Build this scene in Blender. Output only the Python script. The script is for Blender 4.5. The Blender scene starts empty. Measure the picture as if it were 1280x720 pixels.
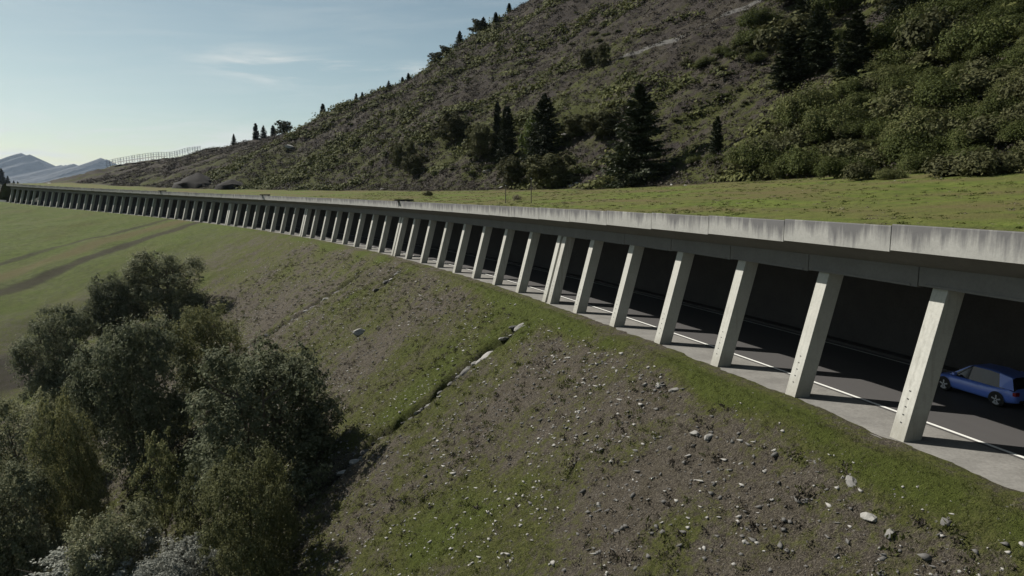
import numpy as np, math, random
# ---------------------------------------------------------------- layout
CAM_Z = 8.5
PITCH = math.atan((360-236)/880.0)
# the gallery follows a gently curving line; s = metres along it, v = metres inland from the column feet
PX, PY, PT, K0, K1, K2, Z0, Z1, Z2 = 13.159, 23.139, 0.28692, 0.25674, 0.07973, -0.05483, 0.0164, -0.9464, 0.5844
_ss = np.arange(-200, 1200.01, 0.5)
_u = np.clip(_ss, -60, 380)/100
_h = PT + (K0*_u + K1*_u*_u/2 + K2*_u**3/3)
_dx = -np.sin(_h); _dy = np.cos(_h)
_X = np.concatenate([[0], np.cumsum((_dx[1:]+_dx[:-1])*.25)]); _Y = np.concatenate([[0], np.cumsum((_dy[1:]+_dy[:-1])*.25)])
_i0 = int(np.argmin(abs(_ss)))
_X += PX-_X[_i0]; _Y += PY-_Y[_i0]
def road_z(s):
    u = np.clip(np.asarray(s, float), -60, 340)/100
    z = Z0 + Z1*u + Z2*u*u
    return z + np.clip(np.asarray(s, float)-340, 0, 900)*-0.04
def P(s, v):
    s = np.asarray(s, float); v = np.asarray(v, float)
    t = np.interp(s, _ss, _h)
    return np.interp(s, _ss, _X)+v*np.cos(t), np.interp(s, _ss, _Y)+v*np.sin(t)
def heading(s): return float(np.interp(s, _ss, _h))
def sstep(a, b, x):
    t = np.clip((np.asarray(x, float)-a)/(b-a), 0, 1); return t*t*(3-2*t)
def _hash(ix, iy, seed):
    n = (ix.astype(np.int64)*374761393 + iy.astype(np.int64)*668265263 + seed*1442695041) & 0xffffffff
    n = ((n ^ (n >> 13))*1274126177) & 0xffffffff
    n = (n ^ (n >> 16)) & 0xffffffff
    return n/4294967295.0
def noise(x, y, seed=0):
    x = np.asarray(x, float); y = np.asarray(y, float)
    ix = np.floor(x); iy = np.floor(y); fx = x-ix; fy = y-iy
    fx = fx*fx*fx*(fx*(fx*6-15)+10); fy = fy*fy*fy*(fy*(fy*6-15)+10)
    a = _hash(ix, iy, seed); b = _hash(ix+1, iy, seed); c = _hash(ix, iy+1, seed); d = _hash(ix+1, iy+1, seed)
    return (a+(b-a)*fx + ((c+(d-c)*fx)-(a+(b-a)*fx))*fy)*2-1
def fbm(x, y, octv=4, seed=0, gain=.5):
    r = 0; a = 1; n = 0
    for i in range(octv):
        r = r + a*noise(x*2**i+17.3*i, y*2**i-9.1*i, seed+i*7); n += a; a *= gain
    return r/n
# stone lined runnels down the embankment: (s at top, s at bottom, w from, w to)
RUNNELS = [(30.8, 32.2, 1.2, 19.0, .95), (75.5, 81.5, 3.4, 17.0, .55), (66, 66.5, .8, 4, .35)]
def low_z(s, v, detail=True):
    """valley side: v <= 0"""
    w = np.maximum(-np.asarray(v, float)-1.5, 0)
    s = np.asarray(s, float)
    T = np.interp(s, [-60, 0, 40, 70, 95, 130, 170, 230, 300, 400], [.72, .74, .74, .68, .60, .42, .25, .16, .11, .08])
    Wd = np.interp(s, [0, 60, 100, 160, 240], [34, 34, 32, 30, 60])
    D = T*Wd*(1-np.exp(-(w/Wd)**1.0*1.0))*0 + T*np.where(w < Wd, w, Wd+(12*(1-np.exp(-np.maximum(w-Wd, 0)/12))))
    D = D + np.maximum(w-Wd, 0)*.06
    z = road_z(s) + .035 - .10*np.clip(v+.3, 0, 1)*1.6 - .11*np.clip(-v-.3, 0, 1.5) - D
    X, Y = P(s, v)
    k = sstep(0, 8, w)
    z = z + k*(.9*fbm(X/14, Y/14, 3, 3) + .8*np.clip(w/30, 0, 1)*fbm(X/30, Y/30, 2, 9))
    for (a, b, w0, w1, dp) in RUNNELS:
        sc = a+(b-a)*np.clip((w-w0)/(w1-w0), 0, 1)+.5*noise(w/3.1, w*0+a, 5)+.38*noise(w/.9, w*0+a, 6)
        m = sstep(w0-1, w0+1.5, w)*(1-sstep(w1-2, w1+2, w))
        z = z - dp*m*(.7+.5*noise(w/1.7, w*0+b, 7))*np.exp(-((s-sc)/.40)**2) + .22*m*np.exp(-((s-sc-.95)/.45)**2)
    if detail:
        k2 = sstep(0, 2, w)
        z = z + (.055+.10*k2)*fbm(X/1.3, Y/1.3, 4, 11, .65) + .13*k2*np.abs(fbm(X/.6, Y/.6, 3, 21, .6)) + .05*k2*fbm(X/4, Y/4, 2, 23)
    return z
CAPS = [-90, 40, 80, 120, 160, 200, 240, 280, 320, 360, 400, 450, 520, 600, 700]
CAPK = [260, 260, 200, 133, 140, 49, 22, 24, 9, 14, 8, 3, 3, 6, 6]
EDGE_S = [-90, 0, 40, 80, 140, 220, 300, 700]
EDGE_W = [26, 27, 29, 27, 25, 22, 22, 26]
def edge_w(s):
    s = np.asarray(s, float)
    return np.interp(s, EDGE_S, EDGE_W) + 2.2*noise(s/17., s*0+3, 31) + 1.0*noise(s/5., s*0+7, 32)
def high_z(s, v, detail=True, K=None):
    s = np.asarray(s, float); v = np.asarray(v, float)
    W = edge_w(s)
    g = np.interp(s, [-90, -10, 25, 60, 120, 250, 700], [.14, .125, .105, .066, .048, .02, .02])
    base = road_z(s)+7.12 + g*np.clip(v, 0, 60)
    e = sstep(334, 345, s)
    base = base - 7.2*e*(1-sstep(11, 24, v))
    X, Y = P(s, v)
    h = np.maximum(v-W, 0)
    T = np.interp(s, [-90, 60, 140, 200, 260, 340, 700], [.74, .74, .82, .70, .46, .28, .2])
    U = T*(h - 2.0*(1-np.exp(-h/2.0)))
    U = U*(1+.10*fbm(X/45, Y/45, 2, 41))
    K = np.interp(s, CAPS, CAPK if K is None else K)
    U = U/(1+(np.maximum(U, 0)/K)**4)**.25
    hk = sstep(0, 12, h)
    z = base + U + hk*(1.3*fbm(X/16, Y/16, 3, 43))
    m = .15*fbm(X/7, Y/7, 2, 47)*sstep(1.5, 6, v)*(1-hk)
    z = z + m + hk*.95*fbm((s-.6*v)/15, (v+.6*s)/4.2, 3, 49)
    if detail:
        # heath hummocks and little terracettes running across the slope
        z = z + hk*(.50*fbm(X/3.0, Y/3.0, 3, 51, .6) + .22*np.abs(fbm(X/1.1, Y/1.1, 2, 55))) \
              + (1-hk)*.03*fbm(X/.8, Y/.8, 2, 57)*sstep(.6, 2, v)
    return z
def spaced(stops):
    """stops: [(pos, step), ...] -> positions with the step varying linearly"""
    out = [stops[0][0]]
    while out[-1] < stops[-1][0]:
        p = out[-1]; out.append(p+float(np.interp(p, [a for a, _ in stops], [b for _, b in stops])))
    return np.array(out)
SKY_DUST, SKY_STR, CLOUD, HAZE_COL, HAZE_DEN, EXPO = 3.0, 0.052, (9.6, 9.8, 9.2, 1), (.60, .74, .95, 1), 2.6e-5, 0.55
import bpy, bmesh
from mathutils import Vector, Matrix, Euler
from mathutils.bvhtree import BVHTree
random.seed(4); RG = np.random.default_rng(11)
SC = bpy.context.scene; COL = SC.collection
R = math.radians
# ---------------------------------------------------------------- helpers
def tag(o, label=None, cat=None, group=None, kind=None):
    if label: o['label'] = label
    if cat: o['category'] = cat
    if group: o['group'] = group
    if kind: o['kind'] = kind
    return o
def link(name, me, mat=None, parent=None, loc=None, rz=None):
    o = bpy.data.objects.new(name, me); COL.objects.link(o)
    if mat is not None and me is not None:
        for m in (mat if isinstance(mat, (list, tuple)) else [mat]): me.materials.append(m)
    if parent: o.parent = parent
    if loc is not None: o.location = loc
    if rz is not None: o.rotation_euler.z = rz
    return o
def empty(name, loc=(0, 0, 0), rz=0):
    o = bpy.data.objects.new(name, None); COL.objects.link(o); o.location = loc; o.rotation_euler.z = rz
    o.empty_display_size = .2
    return o
def copy_tree(o, parent=None):
    c = o.copy(); COL.objects.link(c)
    if parent: c.parent = parent
    for ch in list(o.children): copy_tree(ch, c)
    return c
def mesh_np(name, V, F, smooth=False):
    V = np.asarray(V, np.float32).reshape(-1, 3); F = np.asarray(F, np.int32)
    n = F.shape[1]; me = bpy.data.meshes.new(name)
    me.vertices.add(len(V)); me.vertices.foreach_set('co', V.ravel())
    me.loops.add(F.size); me.loops.foreach_set('vertex_index', F.ravel())
    me.polygons.add(len(F)); me.polygons.foreach_set('loop_start', np.arange(0, F.size, n, dtype=np.int32))
    try: me.polygons.foreach_set('loop_total', np.full(len(F), n, np.int32))
    except Exception: pass
    if smooth: me.polygons.foreach_set('use_smooth', np.ones(len(F), bool))
    me.update(calc_edges=True); me.validate()
    return me
def attr(me, name, vals):
    a = me.attributes.new(name, 'FLOAT', 'POINT'); a.data.foreach_set('value', np.asarray(vals, np.float32).ravel())
class MB:
    def __init__(s): s.v = []; s.f = []; s.m = []
    def add(s, vs, fs, mi=0):
        b = len(s.v); s.v += [tuple(p) for p in vs]; s.f += [tuple(b+i for i in f) for f in fs]; s.m += [mi]*len(fs)
    def box(s, x0, x1, y0, y1, z0, z1, mi=0, M=None):
        vs = [Vector((x, y, z)) for z in (z0, z1) for x, y in ((x0, y0), (x1, y0), (x1, y1), (x0, y1))]
        if M is not None: vs = [M @ p for p in vs]
        s.add(vs, [(0, 3, 2, 1), (4, 5, 6, 7), (0, 1, 5, 4), (1, 2, 6, 5), (2, 3, 7, 6), (3, 0, 4, 7)], mi)
    def tube(s, pts, rads, n=8, mi=0):
        pts = [Vector(p) for p in pts]; base = len(s.v); up = Vector((0, 0, 1))
        for i, p in enumerate(pts):
            d = (pts[min(i+1, len(pts)-1)]-pts[max(i-1, 0)]).normalized()
            a = d.cross(up if abs(d.z) < .95 else Vector((1, 0, 0))).normalized(); b = d.cross(a)
            for k in range(n):
                t = 2*math.pi*k/n; s.v.append(tuple(p+(a*math.cos(t)+b*math.sin(t))*rads[i]))
        for i in range(len(pts)-1):
            for k in range(n):
                s.f.append((base+i*n+k, base+i*n+(k+1) % n, base+(i+1)*n+(k+1) % n, base+(i+1)*n+k)); s.m.append(mi)
        s.f.append(tuple(base+k for k in range(n))[::-1]); s.m.append(mi)
        s.f.append(tuple(base+(len(pts)-1)*n+k for k in range(n))); s.m.append(mi)
    def mesh(s, name, mats=None, smooth=False, bevel=0):
        me = bpy.data.meshes.new(name); me.from_pydata(s.v, [], s.f); me.update()
        bm = bmesh.new(); bm.from_mesh(me); bmesh.ops.recalc_face_normals(bm, faces=bm.faces)
        if bevel: bmesh.ops.bevel(bm, geom=list(bm.edges), offset=bevel, segments=2, affect='EDGES', profile=.7)
        bm.to_mesh(me); bm.free()
        if not bevel: me.polygons.foreach_set('material_index', s.m)
        if smooth: me.polygons.foreach_set('use_smooth', [True]*len(me.polygons))
        for m in (mats or []): me.materials.append(m)
        return me
    def build(s, name, mat, parent=None, **k):
        mats = mat if isinstance(mat, (list, tuple)) else [mat]
        loc = k.pop('loc', None); rz = k.pop('rz', None)
        return link(name, s.mesh(name, mats, **k), None, parent, loc, rz)
# ---------------------------------------------------------------- materials
class NT:
    def __init__(s, name):
        s.mat = bpy.data.materials.new(name); s.mat.use_nodes = True; s.n = s.mat.node_tree.nodes; s.l = s.mat.node_tree.links
        s.b = s.n['Principled BSDF']; s.out = s.n['Material Output']; s.b.inputs['Specular IOR Level'].default_value = .25
    def node(s, t, **kw):
        n = s.n.new(t)
        for k, v in kw.items():
            if hasattr(n, k): setattr(n, k, v)
            else: n.inputs[k].default_value = v
        return n
    def link(s, a, b): s.l.new(a, b)
    def coord(s, kind='Object', scale=(1, 1, 1), rot=(0, 0, 0)):
        tc = s.node('ShaderNodeTexCoord'); mp = s.node('ShaderNodeMapping'); mp.inputs['Scale'].default_value = scale; mp.inputs['Rotation'].default_value = rot
        s.link(tc.outputs[kind], mp.inputs['Vector']); return mp.outputs[0]
    def world(s, scale=(1, 1, 1)):
        g = s.node('ShaderNodeNewGeometry'); mp = s.node('ShaderNodeMapping'); mp.inputs['Scale'].default_value = scale
        s.link(g.outputs['Position'], mp.inputs['Vector']); return mp.outputs[0]
    def noise(s, vec, scale, detail=4, rough=.55, dist=0):
        n = s.node('ShaderNodeTexNoise'); n.inputs['Scale'].default_value = scale; n.inputs['Detail'].default_value = detail
        n.inputs['Roughness'].default_value = rough; n.inputs['Distortion'].default_value = dist
        s.link(vec, n.inputs['Vector']); return n.outputs['Fac']
    def ramp(s, fac, stops):
        r = s.node('ShaderNodeValToRGB'); e = r.color_ramp.elements
        while len(e) < len(stops): e.new(.5)
        for i, (p, c) in enumerate(stops):
            e[i].position = p; e[i].color = (c, c, c, 1) if not hasattr(c, '__len__') else (*c, 1)
        s.link(fac, r.inputs[0]); return r.outputs[0]
    def mix(s, fac, a, b, mode='MIX'):
        m = s.node('ShaderNodeMix', data_type='RGBA', blend_type=mode)
        for sock, v in ((m.inputs[0], fac), (m.inputs[6], a), (m.inputs[7], b)):
            if isinstance(v, (int, float)): sock.default_value = v
            elif isinstance(v, tuple): sock.default_value = (*v, 1)
            else: s.link(v, sock)
        return m.outputs[2]
    def math(s, op, a, b=None):
        m = s.node('ShaderNodeMath', operation=op)
        for i, v in enumerate((a, b)):
            if v is None: continue
            if isinstance(v, (int, float)): m.inputs[i].default_value = v
            else: s.link(v, m.inputs[i])
        return m.outputs[0]
    def attr(s, name):
        a = s.node('ShaderNodeAttribute'); a.attribute_name = name; return a.outputs['Fac']
    def col(s, c): 
        if isinstance(c, tuple): s.b.inputs['Base Color'].default_value = (*c, 1)
        else: s.link(c, s.b.inputs['Base Color'])
    def rough(s, v): s.b.inputs['Roughness'].default_value = v
    def bump(s, h, strength=.5, dist=.1):
        b = s.node('ShaderNodeBump'); b.inputs['Strength'].default_value = strength; b.inputs['Distance'].default_value = dist
        s.link(h, b.inputs['Height']); s.link(b.outputs[0], s.b.inputs['Normal'])
def simple(name, c, rough=.7, var=.15, scale=3, metal=0, spec=None):
    m = NT(name); v = m.coord('Object'); n = m.noise(v, scale, 5)
    m.col(m.mix(n, tuple(x*(1-var) for x in c), tuple(min(x*(1+var), 1) for x in c))); m.rough(rough); m.b.inputs['Metallic'].default_value = metal
    if spec is not None: m.b.inputs['Specular IOR Level'].default_value = spec
    return m.mat
def mat_embank():
    m = NT('embankment_soil'); w = m.world()
    g = m.attr('green')
    n1 = m.noise(w, .9, 6, .62); n2 = m.noise(w, 4.5, 6, .7); n3 = m.noise(w, 17, 4, .75); n0 = m.noise(w, .22, 3)
    grass = m.mix(m.ramp(n2, [(.3, 0), (.7, 1)]), (.030, .038, .010), (.105, .114, .032))
    grass = m.mix(m.ramp(n3, [(.45, 0), (.66, .6)]), grass, (.165, .15, .07))
    grass = m.mix(m.ramp(g, [(.75, 0), (1.0, .75)]), grass, m.mix(n2, (.038, .054, .010), (.105, .128, .026)))
    soil = m.mix(m.ramp(n2, [(.3, 0), (.7, 1)]), (.030, .025, .021), (.125, .107, .084))
    soil = m.mix(m.ramp(n3, [(.48, 0), (.62, .85)]), soil, (.21, .185, .15))
    soil = m.mix(m.ramp(n1, [(.42, 0), (.7, .5)]), soil, (.070, .058, .036))
    f = m.math('ADD', g, m.math('MULTIPLY', m.math('SUBTRACT', n1, .5), 2.0))
    f = m.math('ADD', f, m.math('MULTIPLY', m.math('SUBTRACT', n2, .5), 2.2))
    c = m.mix(m.ramp(f, [(.18, 0), (.74, 1)]), soil, grass)
    dk = m.attr('dark'); c = m.mix(dk, c, (.026, .021, .018))
    c = m.mix(m.math('MULTIPLY', m.attr('smooth_grass'), .65), c, m.mix(m.ramp(m.noise(w, .75, 7, .72), [(.3, 0), (.7, 1)]), (.040, .063, .014), (.116, .145, .036)))
    c = m.mix(m.attr('tan'), c, (.105, .088, .040)); c = m.mix(m.math('MULTIPLY', m.math('MULTIPLY', dk, m.attr('smooth_grass')), .9), c, (.040, .032, .025))
    # small pale chips of stone between the grass
    vo = m.node('ShaderNodeTexVoronoi', feature='F1'); vo.inputs['Scale'].default_value = 3.3; vo.inputs['Randomness'].default_value = 1; m.link(w, vo.inputs['Vector'])
    chip = m.math('MULTIPLY', m.ramp(vo.outputs['Distance'], [(.10, 1), (.17, 0)]), m.ramp(m.noise(w, 1.1, 3), [(.5, 0), (.62, 1)]))
    chip = m.math('MULTIPLY', chip, m.math('SUBTRACT', 1.0, m.math('MULTIPLY', m.attr('smooth_grass'), 1.0)))
    c = m.mix(chip, c, (.22, .21, .195))
    m.col(c); m.rough(.95); m.b.inputs['Specular IOR Level'].default_value = .1
    m.bump(m.math('ADD', m.math('MULTIPLY', n2, .8), m.math('MULTIPLY', n3, .55)), 1.0, .34); return m.mat
def mat_meadow():
    m = NT('alpine_meadow'); w = m.world(); uv = m.node('ShaderNodeUVMap'); mp = m.node('ShaderNodeMapping'); mp.inputs['Scale'].default_value = (.25, 1, 1); m.link(uv.outputs[0], mp.inputs[0])
    n0 = m.noise(mp.outputs[0], .25, 5, .6); n1 = m.noise(w, 1.1, 6, .65); n2 = m.noise(w, 7, 5, .7)
    c = m.mix(m.ramp(n1, [(.3, 0), (.7, 1)]), (.042, .062, .012), (.110, .135, .028))
    c = m.mix(m.ramp(n0, [(.40, 0), (.60, .9)]), c, (.095, .078, .036))
    c = m.mix(m.ramp(n2, [(.5, 0), (.72, .6)]), c, (.13, .13, .045))
    c = m.mix(m.attr('edge'), c, (.060, .048, .030))
    m.col(c); m.rough(.95); m.b.inputs['Specular IOR Level'].default_value = .1
    m.bump(m.math('ADD', n1, n2), .8, .10); return m.mat
def mat_heath():
    m = NT('heath_slope'); w = m.world(); uv = m.node('ShaderNodeUVMap'); mr = m.node('ShaderNodeMapping'); mr.inputs['Rotation'].default_value = (0, 0, math.atan(.62)); m.link(uv.outputs[0], mr.inputs[0]); mp = m.node('ShaderNodeMapping'); mp.inputs['Scale'].default_value = (.25, 1, 1); m.link(mr.outputs[0], mp.inputs[0])
    a = m.noise(mp.outputs[0], .16, 6, .62); n1 = m.noise(w, .7, 6, .65); n2 = m.noise(w, 3.6, 6, .72)
    base = m.mix(n2, (.018, .015, .014), (.066, .056, .050))
    base = m.mix(m.ramp(m.noise(w, .3, 4), [(.45, 0), (.65, .7)]), base, (.055, .048, .034))
    green = m.mix(n2, (.026, .031, .010), (.078, .082, .026))
    f = m.math('ADD', a, m.math('MULTIPLY', m.math('SUBTRACT', n1, .5), .7))
    f = m.math('ADD', f, m.attr('green'))
    c = m.mix(m.ramp(f, [(.46, 0), (.60, 1)]), base, green)
    scree = m.ramp(m.math('ADD', m.attr('scree'), m.math('MULTIPLY', m.math('SUBTRACT', n2, .5), .9)), [(.45, 0), (.62, 1)])
    c = m.mix(scree, c, (.13, .125, .118))
    m.col(c); m.rough(.95); m.b.inputs['Specular IOR Level'].default_value = .1
    m.bump(m.math('ADD', n1, n2), 1.0, .35); return m.mat
def mat_concrete(name, lo, hi, streak=0.0, dirt=(.10, .098, .095), fine=1.0):
    m = NT(name); v = m.world(); n = m.noise(v, .8, 6, .65); n2 = m.noise(v, 9, 5, .7)
    c = m.mix(n, lo, hi); c = m.mix(m.ramp(n2, [(.3, .35), (.6, 0)]), c, tuple(x*.75 for x in lo))
    if streak:
        zc = m.attr('drip')   # 1 at the coping, 0 at the bottom edge
        sv = m.world((1.6, 1.6, .16)); s1 = m.noise(sv, 1.5, 6, .65); s2 = m.noise(m.world((.35, .35, .3)), 1.0, 3)
        k = m.math('ADD', m.math('MULTIPLY', zc, .80), m.math('MULTIPLY', m.math('SUBTRACT', s1, .5), 2.1))
        k = m.math('ADD', k, m.math('MULTIPLY', m.math('SUBTRACT', s2, .5), 1.0))
        c = m.mix(m.ramp(k, [(.22, 0), (.72, streak)]), c, dirt)
    if name == 'column_concrete':
        oi = m.node('ShaderNodeObjectInfo'); ov = m.coord('Object', (3, 3, .25)); st = m.noise(ov, 2.2, 5, .6)
        c = m.mix(m.ramp(m.math('ADD', st, m.math('MULTIPLY', m.math('SUBTRACT', oi.outputs['Random'], .5), .25)), [(.5, 0), (.72, .45)]), c, (.20, .19, .165))
        tc = m.node('ShaderNodeTexCoord'); sp = m.node('ShaderNodeSeparateXYZ'); m.link(tc.outputs['Object'], sp.inputs[0])
        c = m.mix(m.math('MULTIPLY', m.ramp(m.math('ADD', m.math('MULTIPLY', sp.outputs[2], .8), m.math('MULTIPLY', m.math('SUBTRACT', n, .5), 1.2)), [(.15, 1), (.75, 0)]), .45), c, (.19, .175, .14))
        wv = m.node('ShaderNodeTexWave', wave_type='BANDS', bands_direction='Y'); wv.inputs['Scale'].default_value = 1.6; m.link(tc.outputs['Object'], wv.inputs[0])
        m.col(c); m.rough(.9); m.bump(m.math('ADD', n2, m.math('MULTIPLY', wv.outputs['Fac'], .6)), .4, .012); return m.mat
    m.col(c); m.rough(.9); m.bump(n2, .25*fine, .02); return m.mat
def mat_leaf(name, a, b, c=None, trans=.25, rough=.55):
    m = NT(name); t = m.attr('tint'); oi = m.node('ShaderNodeObjectInfo')
    col = m.mix(t, a, b)
    if c: col = m.mix(m.ramp(m.math('ADD', m.math('MULTIPLY', t, .5), m.math('MULTIPLY', oi.outputs['Random'], .5)), [(.55, 0), (.8, .8)]), col, c)
    hsv = m.node('ShaderNodeHueSaturation'); m.link(col, hsv.inputs['Color'])
    m.link(m.math('ADD', .78, m.math('MULTIPLY', oi.outputs['Random'], .45)), hsv.inputs['Value'])
    m.col(hsv.outputs[0]); m.rough(rough); m.b.inputs['Specular IOR Level'].default_value = .12
    tr = m.node('ShaderNodeBsdfTranslucent'); m.link(hsv.outputs[0], tr.inputs[0]); ms = m.node('ShaderNodeMixShader'); ms.inputs[0].default_value = trans
    m.link(m.b.outputs[0], ms.inputs[1]); m.link(tr.outputs[0], ms.inputs[2]); m.link(ms.outputs[0], m.out.inputs[0]); return m.mat
def mat_rock(name, lo, hi):
    m = NT(name); v = m.coord('Object'); n = m.noise(v, 2.5, 6, .7); oi = m.node('ShaderNodeObjectInfo')
    c = m.mix(n, lo, hi); c = m.mix(m.math('MULTIPLY', oi.outputs['Random'], .7), c, tuple(x*.45 for x in lo)); m.col(c); m.rough(.85); m.bump(n, .6, .05); return m.mat
def mat_asphalt():
    m = NT('asphalt'); v = m.world(); uv = m.node('ShaderNodeUVMap'); mp = m.node('ShaderNodeMapping'); mp.inputs['Scale'].default_value = (.06, 1.2, 1); m.link(uv.outputs[0], mp.inputs[0])
    n = m.noise(v, 60, 3, .8); n1 = m.noise(mp.outputs[0], 1, 4); c = m.mix(n, (.048, .046, .046), (.085, .081, .081)); c = m.mix(m.ramp(n1, [(.4, 0), (.7, .5)]), c, (.074, .071, .070))
    m.col(c); m.rough(.8); m.bump(n, .3, .01); return m.mat
M = dict(
    embank=mat_embank(), meadow=mat_meadow(), heath=mat_heath(), asphalt=mat_asphalt(),
    parapet=mat_concrete('parapet_concrete', (.22, .218, .205), (.36, .356, .335), .85, (.085, .083, .088)),
    column=mat_concrete('column_concrete', (.34, .335, .305), (.47, .462, .425)),
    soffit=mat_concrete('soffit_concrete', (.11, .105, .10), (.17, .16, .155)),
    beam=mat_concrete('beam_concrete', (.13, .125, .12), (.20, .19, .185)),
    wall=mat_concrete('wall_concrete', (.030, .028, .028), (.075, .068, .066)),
    shoulder=mat_concrete('shoulder_concrete', (.09, .086, .08), (.30, .29, .27), 0, fine=2),
    paint=simple('road_paint', (.68, .68, .65), .7, .12, 4), dark=simple('dark_recess', (.03, .03, .03), .9),
    rock=mat_rock('pale_stone', (.20, .195, .185), (.40, .385, .36)), rockd=mat_rock('grey_stone', (.075, .072, .07), (.17, .165, .155)),
    bark=simple('bark', (.09, .075, .06), .9, .35, 6), straw=mat_leaf('straw', (.09, .075, .045), (.24, .21, .15), None, .3),
    blade=mat_leaf('grass_blades', (.034, .042, .012), (.10, .108, .036), None, .35),
    alder=mat_leaf('alder_leaf', (.068, .078, .044), (.205, .220, .138), (.21, .205, .12), .32, .8),
    willow=mat_leaf('willow_leaf', (.12, .125, .108), (.27, .275, .24), None, .25, .8),
    birch=mat_leaf('birch_leaf', (.072, .080, .036), (.210, .215, .105), (.23, .21, .09), .32, .8),
    spruce=mat_leaf('spruce_needle', (.012, .018, .008), (.040, .048, .020), None, .08, .6),
    shrub=mat_leaf('shrub_leaf', (.028, .038, .010), (.092, .108, .030), (.10, .10, .042), .22, .8),
    lime=mat_leaf('lime_leaf', (.05, .075, .012), (.10, .13, .025), None, .3, .5),
    ochre=mat_leaf('ochre_leaf', (.040, .043, .019), (.100, .100, .045), None, .22, .8),
    heathc=mat_leaf('heath_clumps', (.034, .029, .025), (.088, .075, .058), None, .1, .8),
    heathg=mat_leaf('heath_green', (.034, .041, .013), (.100, .104, .034), None, .15, .8),
    meadowtuft=mat_leaf('meadow_tuft', (.045, .058, .014), (.115, .125, .034), None, .15, .9),
    steel=simple('galvanised_steel', (.40, .41, .44), .5, .1, 8, .4), rust=simple('weathered_steel', (.07, .06, .055), .8, .3, 8),
    net=simple('fence_slats', (.48, .48, .58), .7, .1), tyre=simple('tyre_rubber', (.02, .02, .02), .85), glass=simple('car_glass', (.012, .014, .018), .08, .1, 2, 0, .6),
    carwhite=simple('white_paint', (.7, .7, .72), .3, .03, 2, 0, .5), cargrey=simple('silver_paint', (.32, .33, .36), .35, .05, 2, .3, .5), carblue2=simple('navy_paint', (.03, .035, .13), .3, .05, 2, 0, .5),
    lampred=simple('tail_lamp_lens', (.18, .01, .01), .2), mount=None)
mb = NT('car_blue'); mb.col((.10, .18, .58)); mb.rough(.38); mb.b.inputs['Coat Weight'].default_value = .6; mb.b.inputs['Specular IOR Level'].default_value = .5; M['blue'] = mb.mat
mm = NT('far_rock'); w_ = mm.world(); nn = mm.noise(w_, .002, 8, .65); mm.col(mm.mix(nn, (.020, .022, .026), (.055, .056, .06))); mm.rough(.95); mm.bump(nn, 1.0, 60); M['mount'] = mm.mat
mm = NT('far_valley'); w_ = mm.world(); nn = mm.noise(w_, .01, 8, .65); mm.col(mm.mix(nn, (.016, .02, .010), (.04, .044, .02))); mm.rough(.95); M['valley'] = mm.mat
# ---------------------------------------------------------------- terrain sheets
def sheet(name, S, V, zfun, mat, attrs=None, uv=True):
    SS, VV = np.meshgrid(S, V, indexing='ij'); X, Y = P(SS, VV); Z = zfun(SS, VV)
    ns, nv = SS.shape; idx = np.arange(ns*nv).reshape(ns, nv)
    F = np.stack([idx[:-1, :-1], idx[1:, :-1], idx[1:, 1:], idx[:-1, 1:]], -1).reshape(-1, 4)
    co = np.stack([X, Y, Z], -1).reshape(-1, 3)
    v0, v1, v2 = co[F[0][0]], co[F[0][1]], co[F[0][2]]
    if np.cross(v1-v0, v2-v0)[2] < 0: F = F[:, ::-1]
    me = mesh_np(name, co, F, True)
    if uv:
        ul = me.uv_layers.new(name='UVMap'); li = np.empty(len(me.loops), np.int32); me.loops.foreach_get('vertex_index', li)
        u = np.stack([SS.ravel()[li], VV.ravel()[li]], -1); ul.data.foreach_set('uv', u.astype(np.float32).ravel())
    if attrs:
        for k, f in attrs.items(): attr(me, k, f(SS, VV, X, Y, Z))
    o = link(name, me, mat); tag(o, kind='structure'); return o, co, F
def runnel_mask(s, v, wid=.5):
    w = np.maximum(-v-1.5, 0); r = 0
    for (a, b, w0, w1, dp) in RUNNELS:
        sc = a+(b-a)*np.clip((w-w0)/(w1-w0), 0, 1)+.5*noise(w/3.1, w*0+a, 5)+.38*noise(w/.9, w*0+a, 6)
        r = r + sstep(w0-1, w0+1.5, w)*(1-sstep(w1-2, w1+2, w))*np.exp(-((s-sc+.1)/wid)**2)
    return r
def f_green(s, v, X, Y, Z):
    w = -v
    g = .50 + .34*fbm(X/11, Y/11, 3, 61) + .50*fbm(X/3.0, Y/3.0, 3, 65)
    g = g + .70*np.exp(-((w-1.5-.4*noise(s/4, s*0, 68))/.85)**2)*(.6+.6*noise(s/5, s*0, 66))              # mown strip along the crest
    g = g - .42*sstep(3, 6, s)*(1-sstep(22, 29, s))*sstep(1.8, 2.8, w)*(1-sstep(6.5, 10, w))          # bare stony patch below the near columns
    g = g + .32*np.exp(-((s-35)/6)**2)*sstep(1, 3, w)*(1-sstep(9, 14, w)) + .22*sstep(8, 13, w)*(1-sstep(20, 30, s)) + .25*np.exp(-((s-29)/1.5)**2)*(1-sstep(8, 13, w))
    g = g - .30*(1-sstep(2, 9, s))*sstep(2.2, 3.4, w)
    g = g - .28*np.exp(-((s-49)/7)**2)*sstep(2.5, 5, w) - .25*np.exp(-((s-84)/9)**2)*sstep(5, 9, w)
    g = g + .35*sstep(130, 200, s)
    return g
def f_dark(s, v, X, Y, Z):
    w = -v; r = runnel_mask(s, v, .42)*.9
    t1 = np.exp(-((w-(13+ (262-s)*.30 + 2*noise(s/22, s*0, 5)))/ (1.6+.012*(262-s).clip(0)))**2)*sstep(262, 240, s)*0
    return np.clip(r, 0, 1)
TRACKS = [((236, -1.8), (205, -14), (180, -30), (150, -60))]
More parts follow.
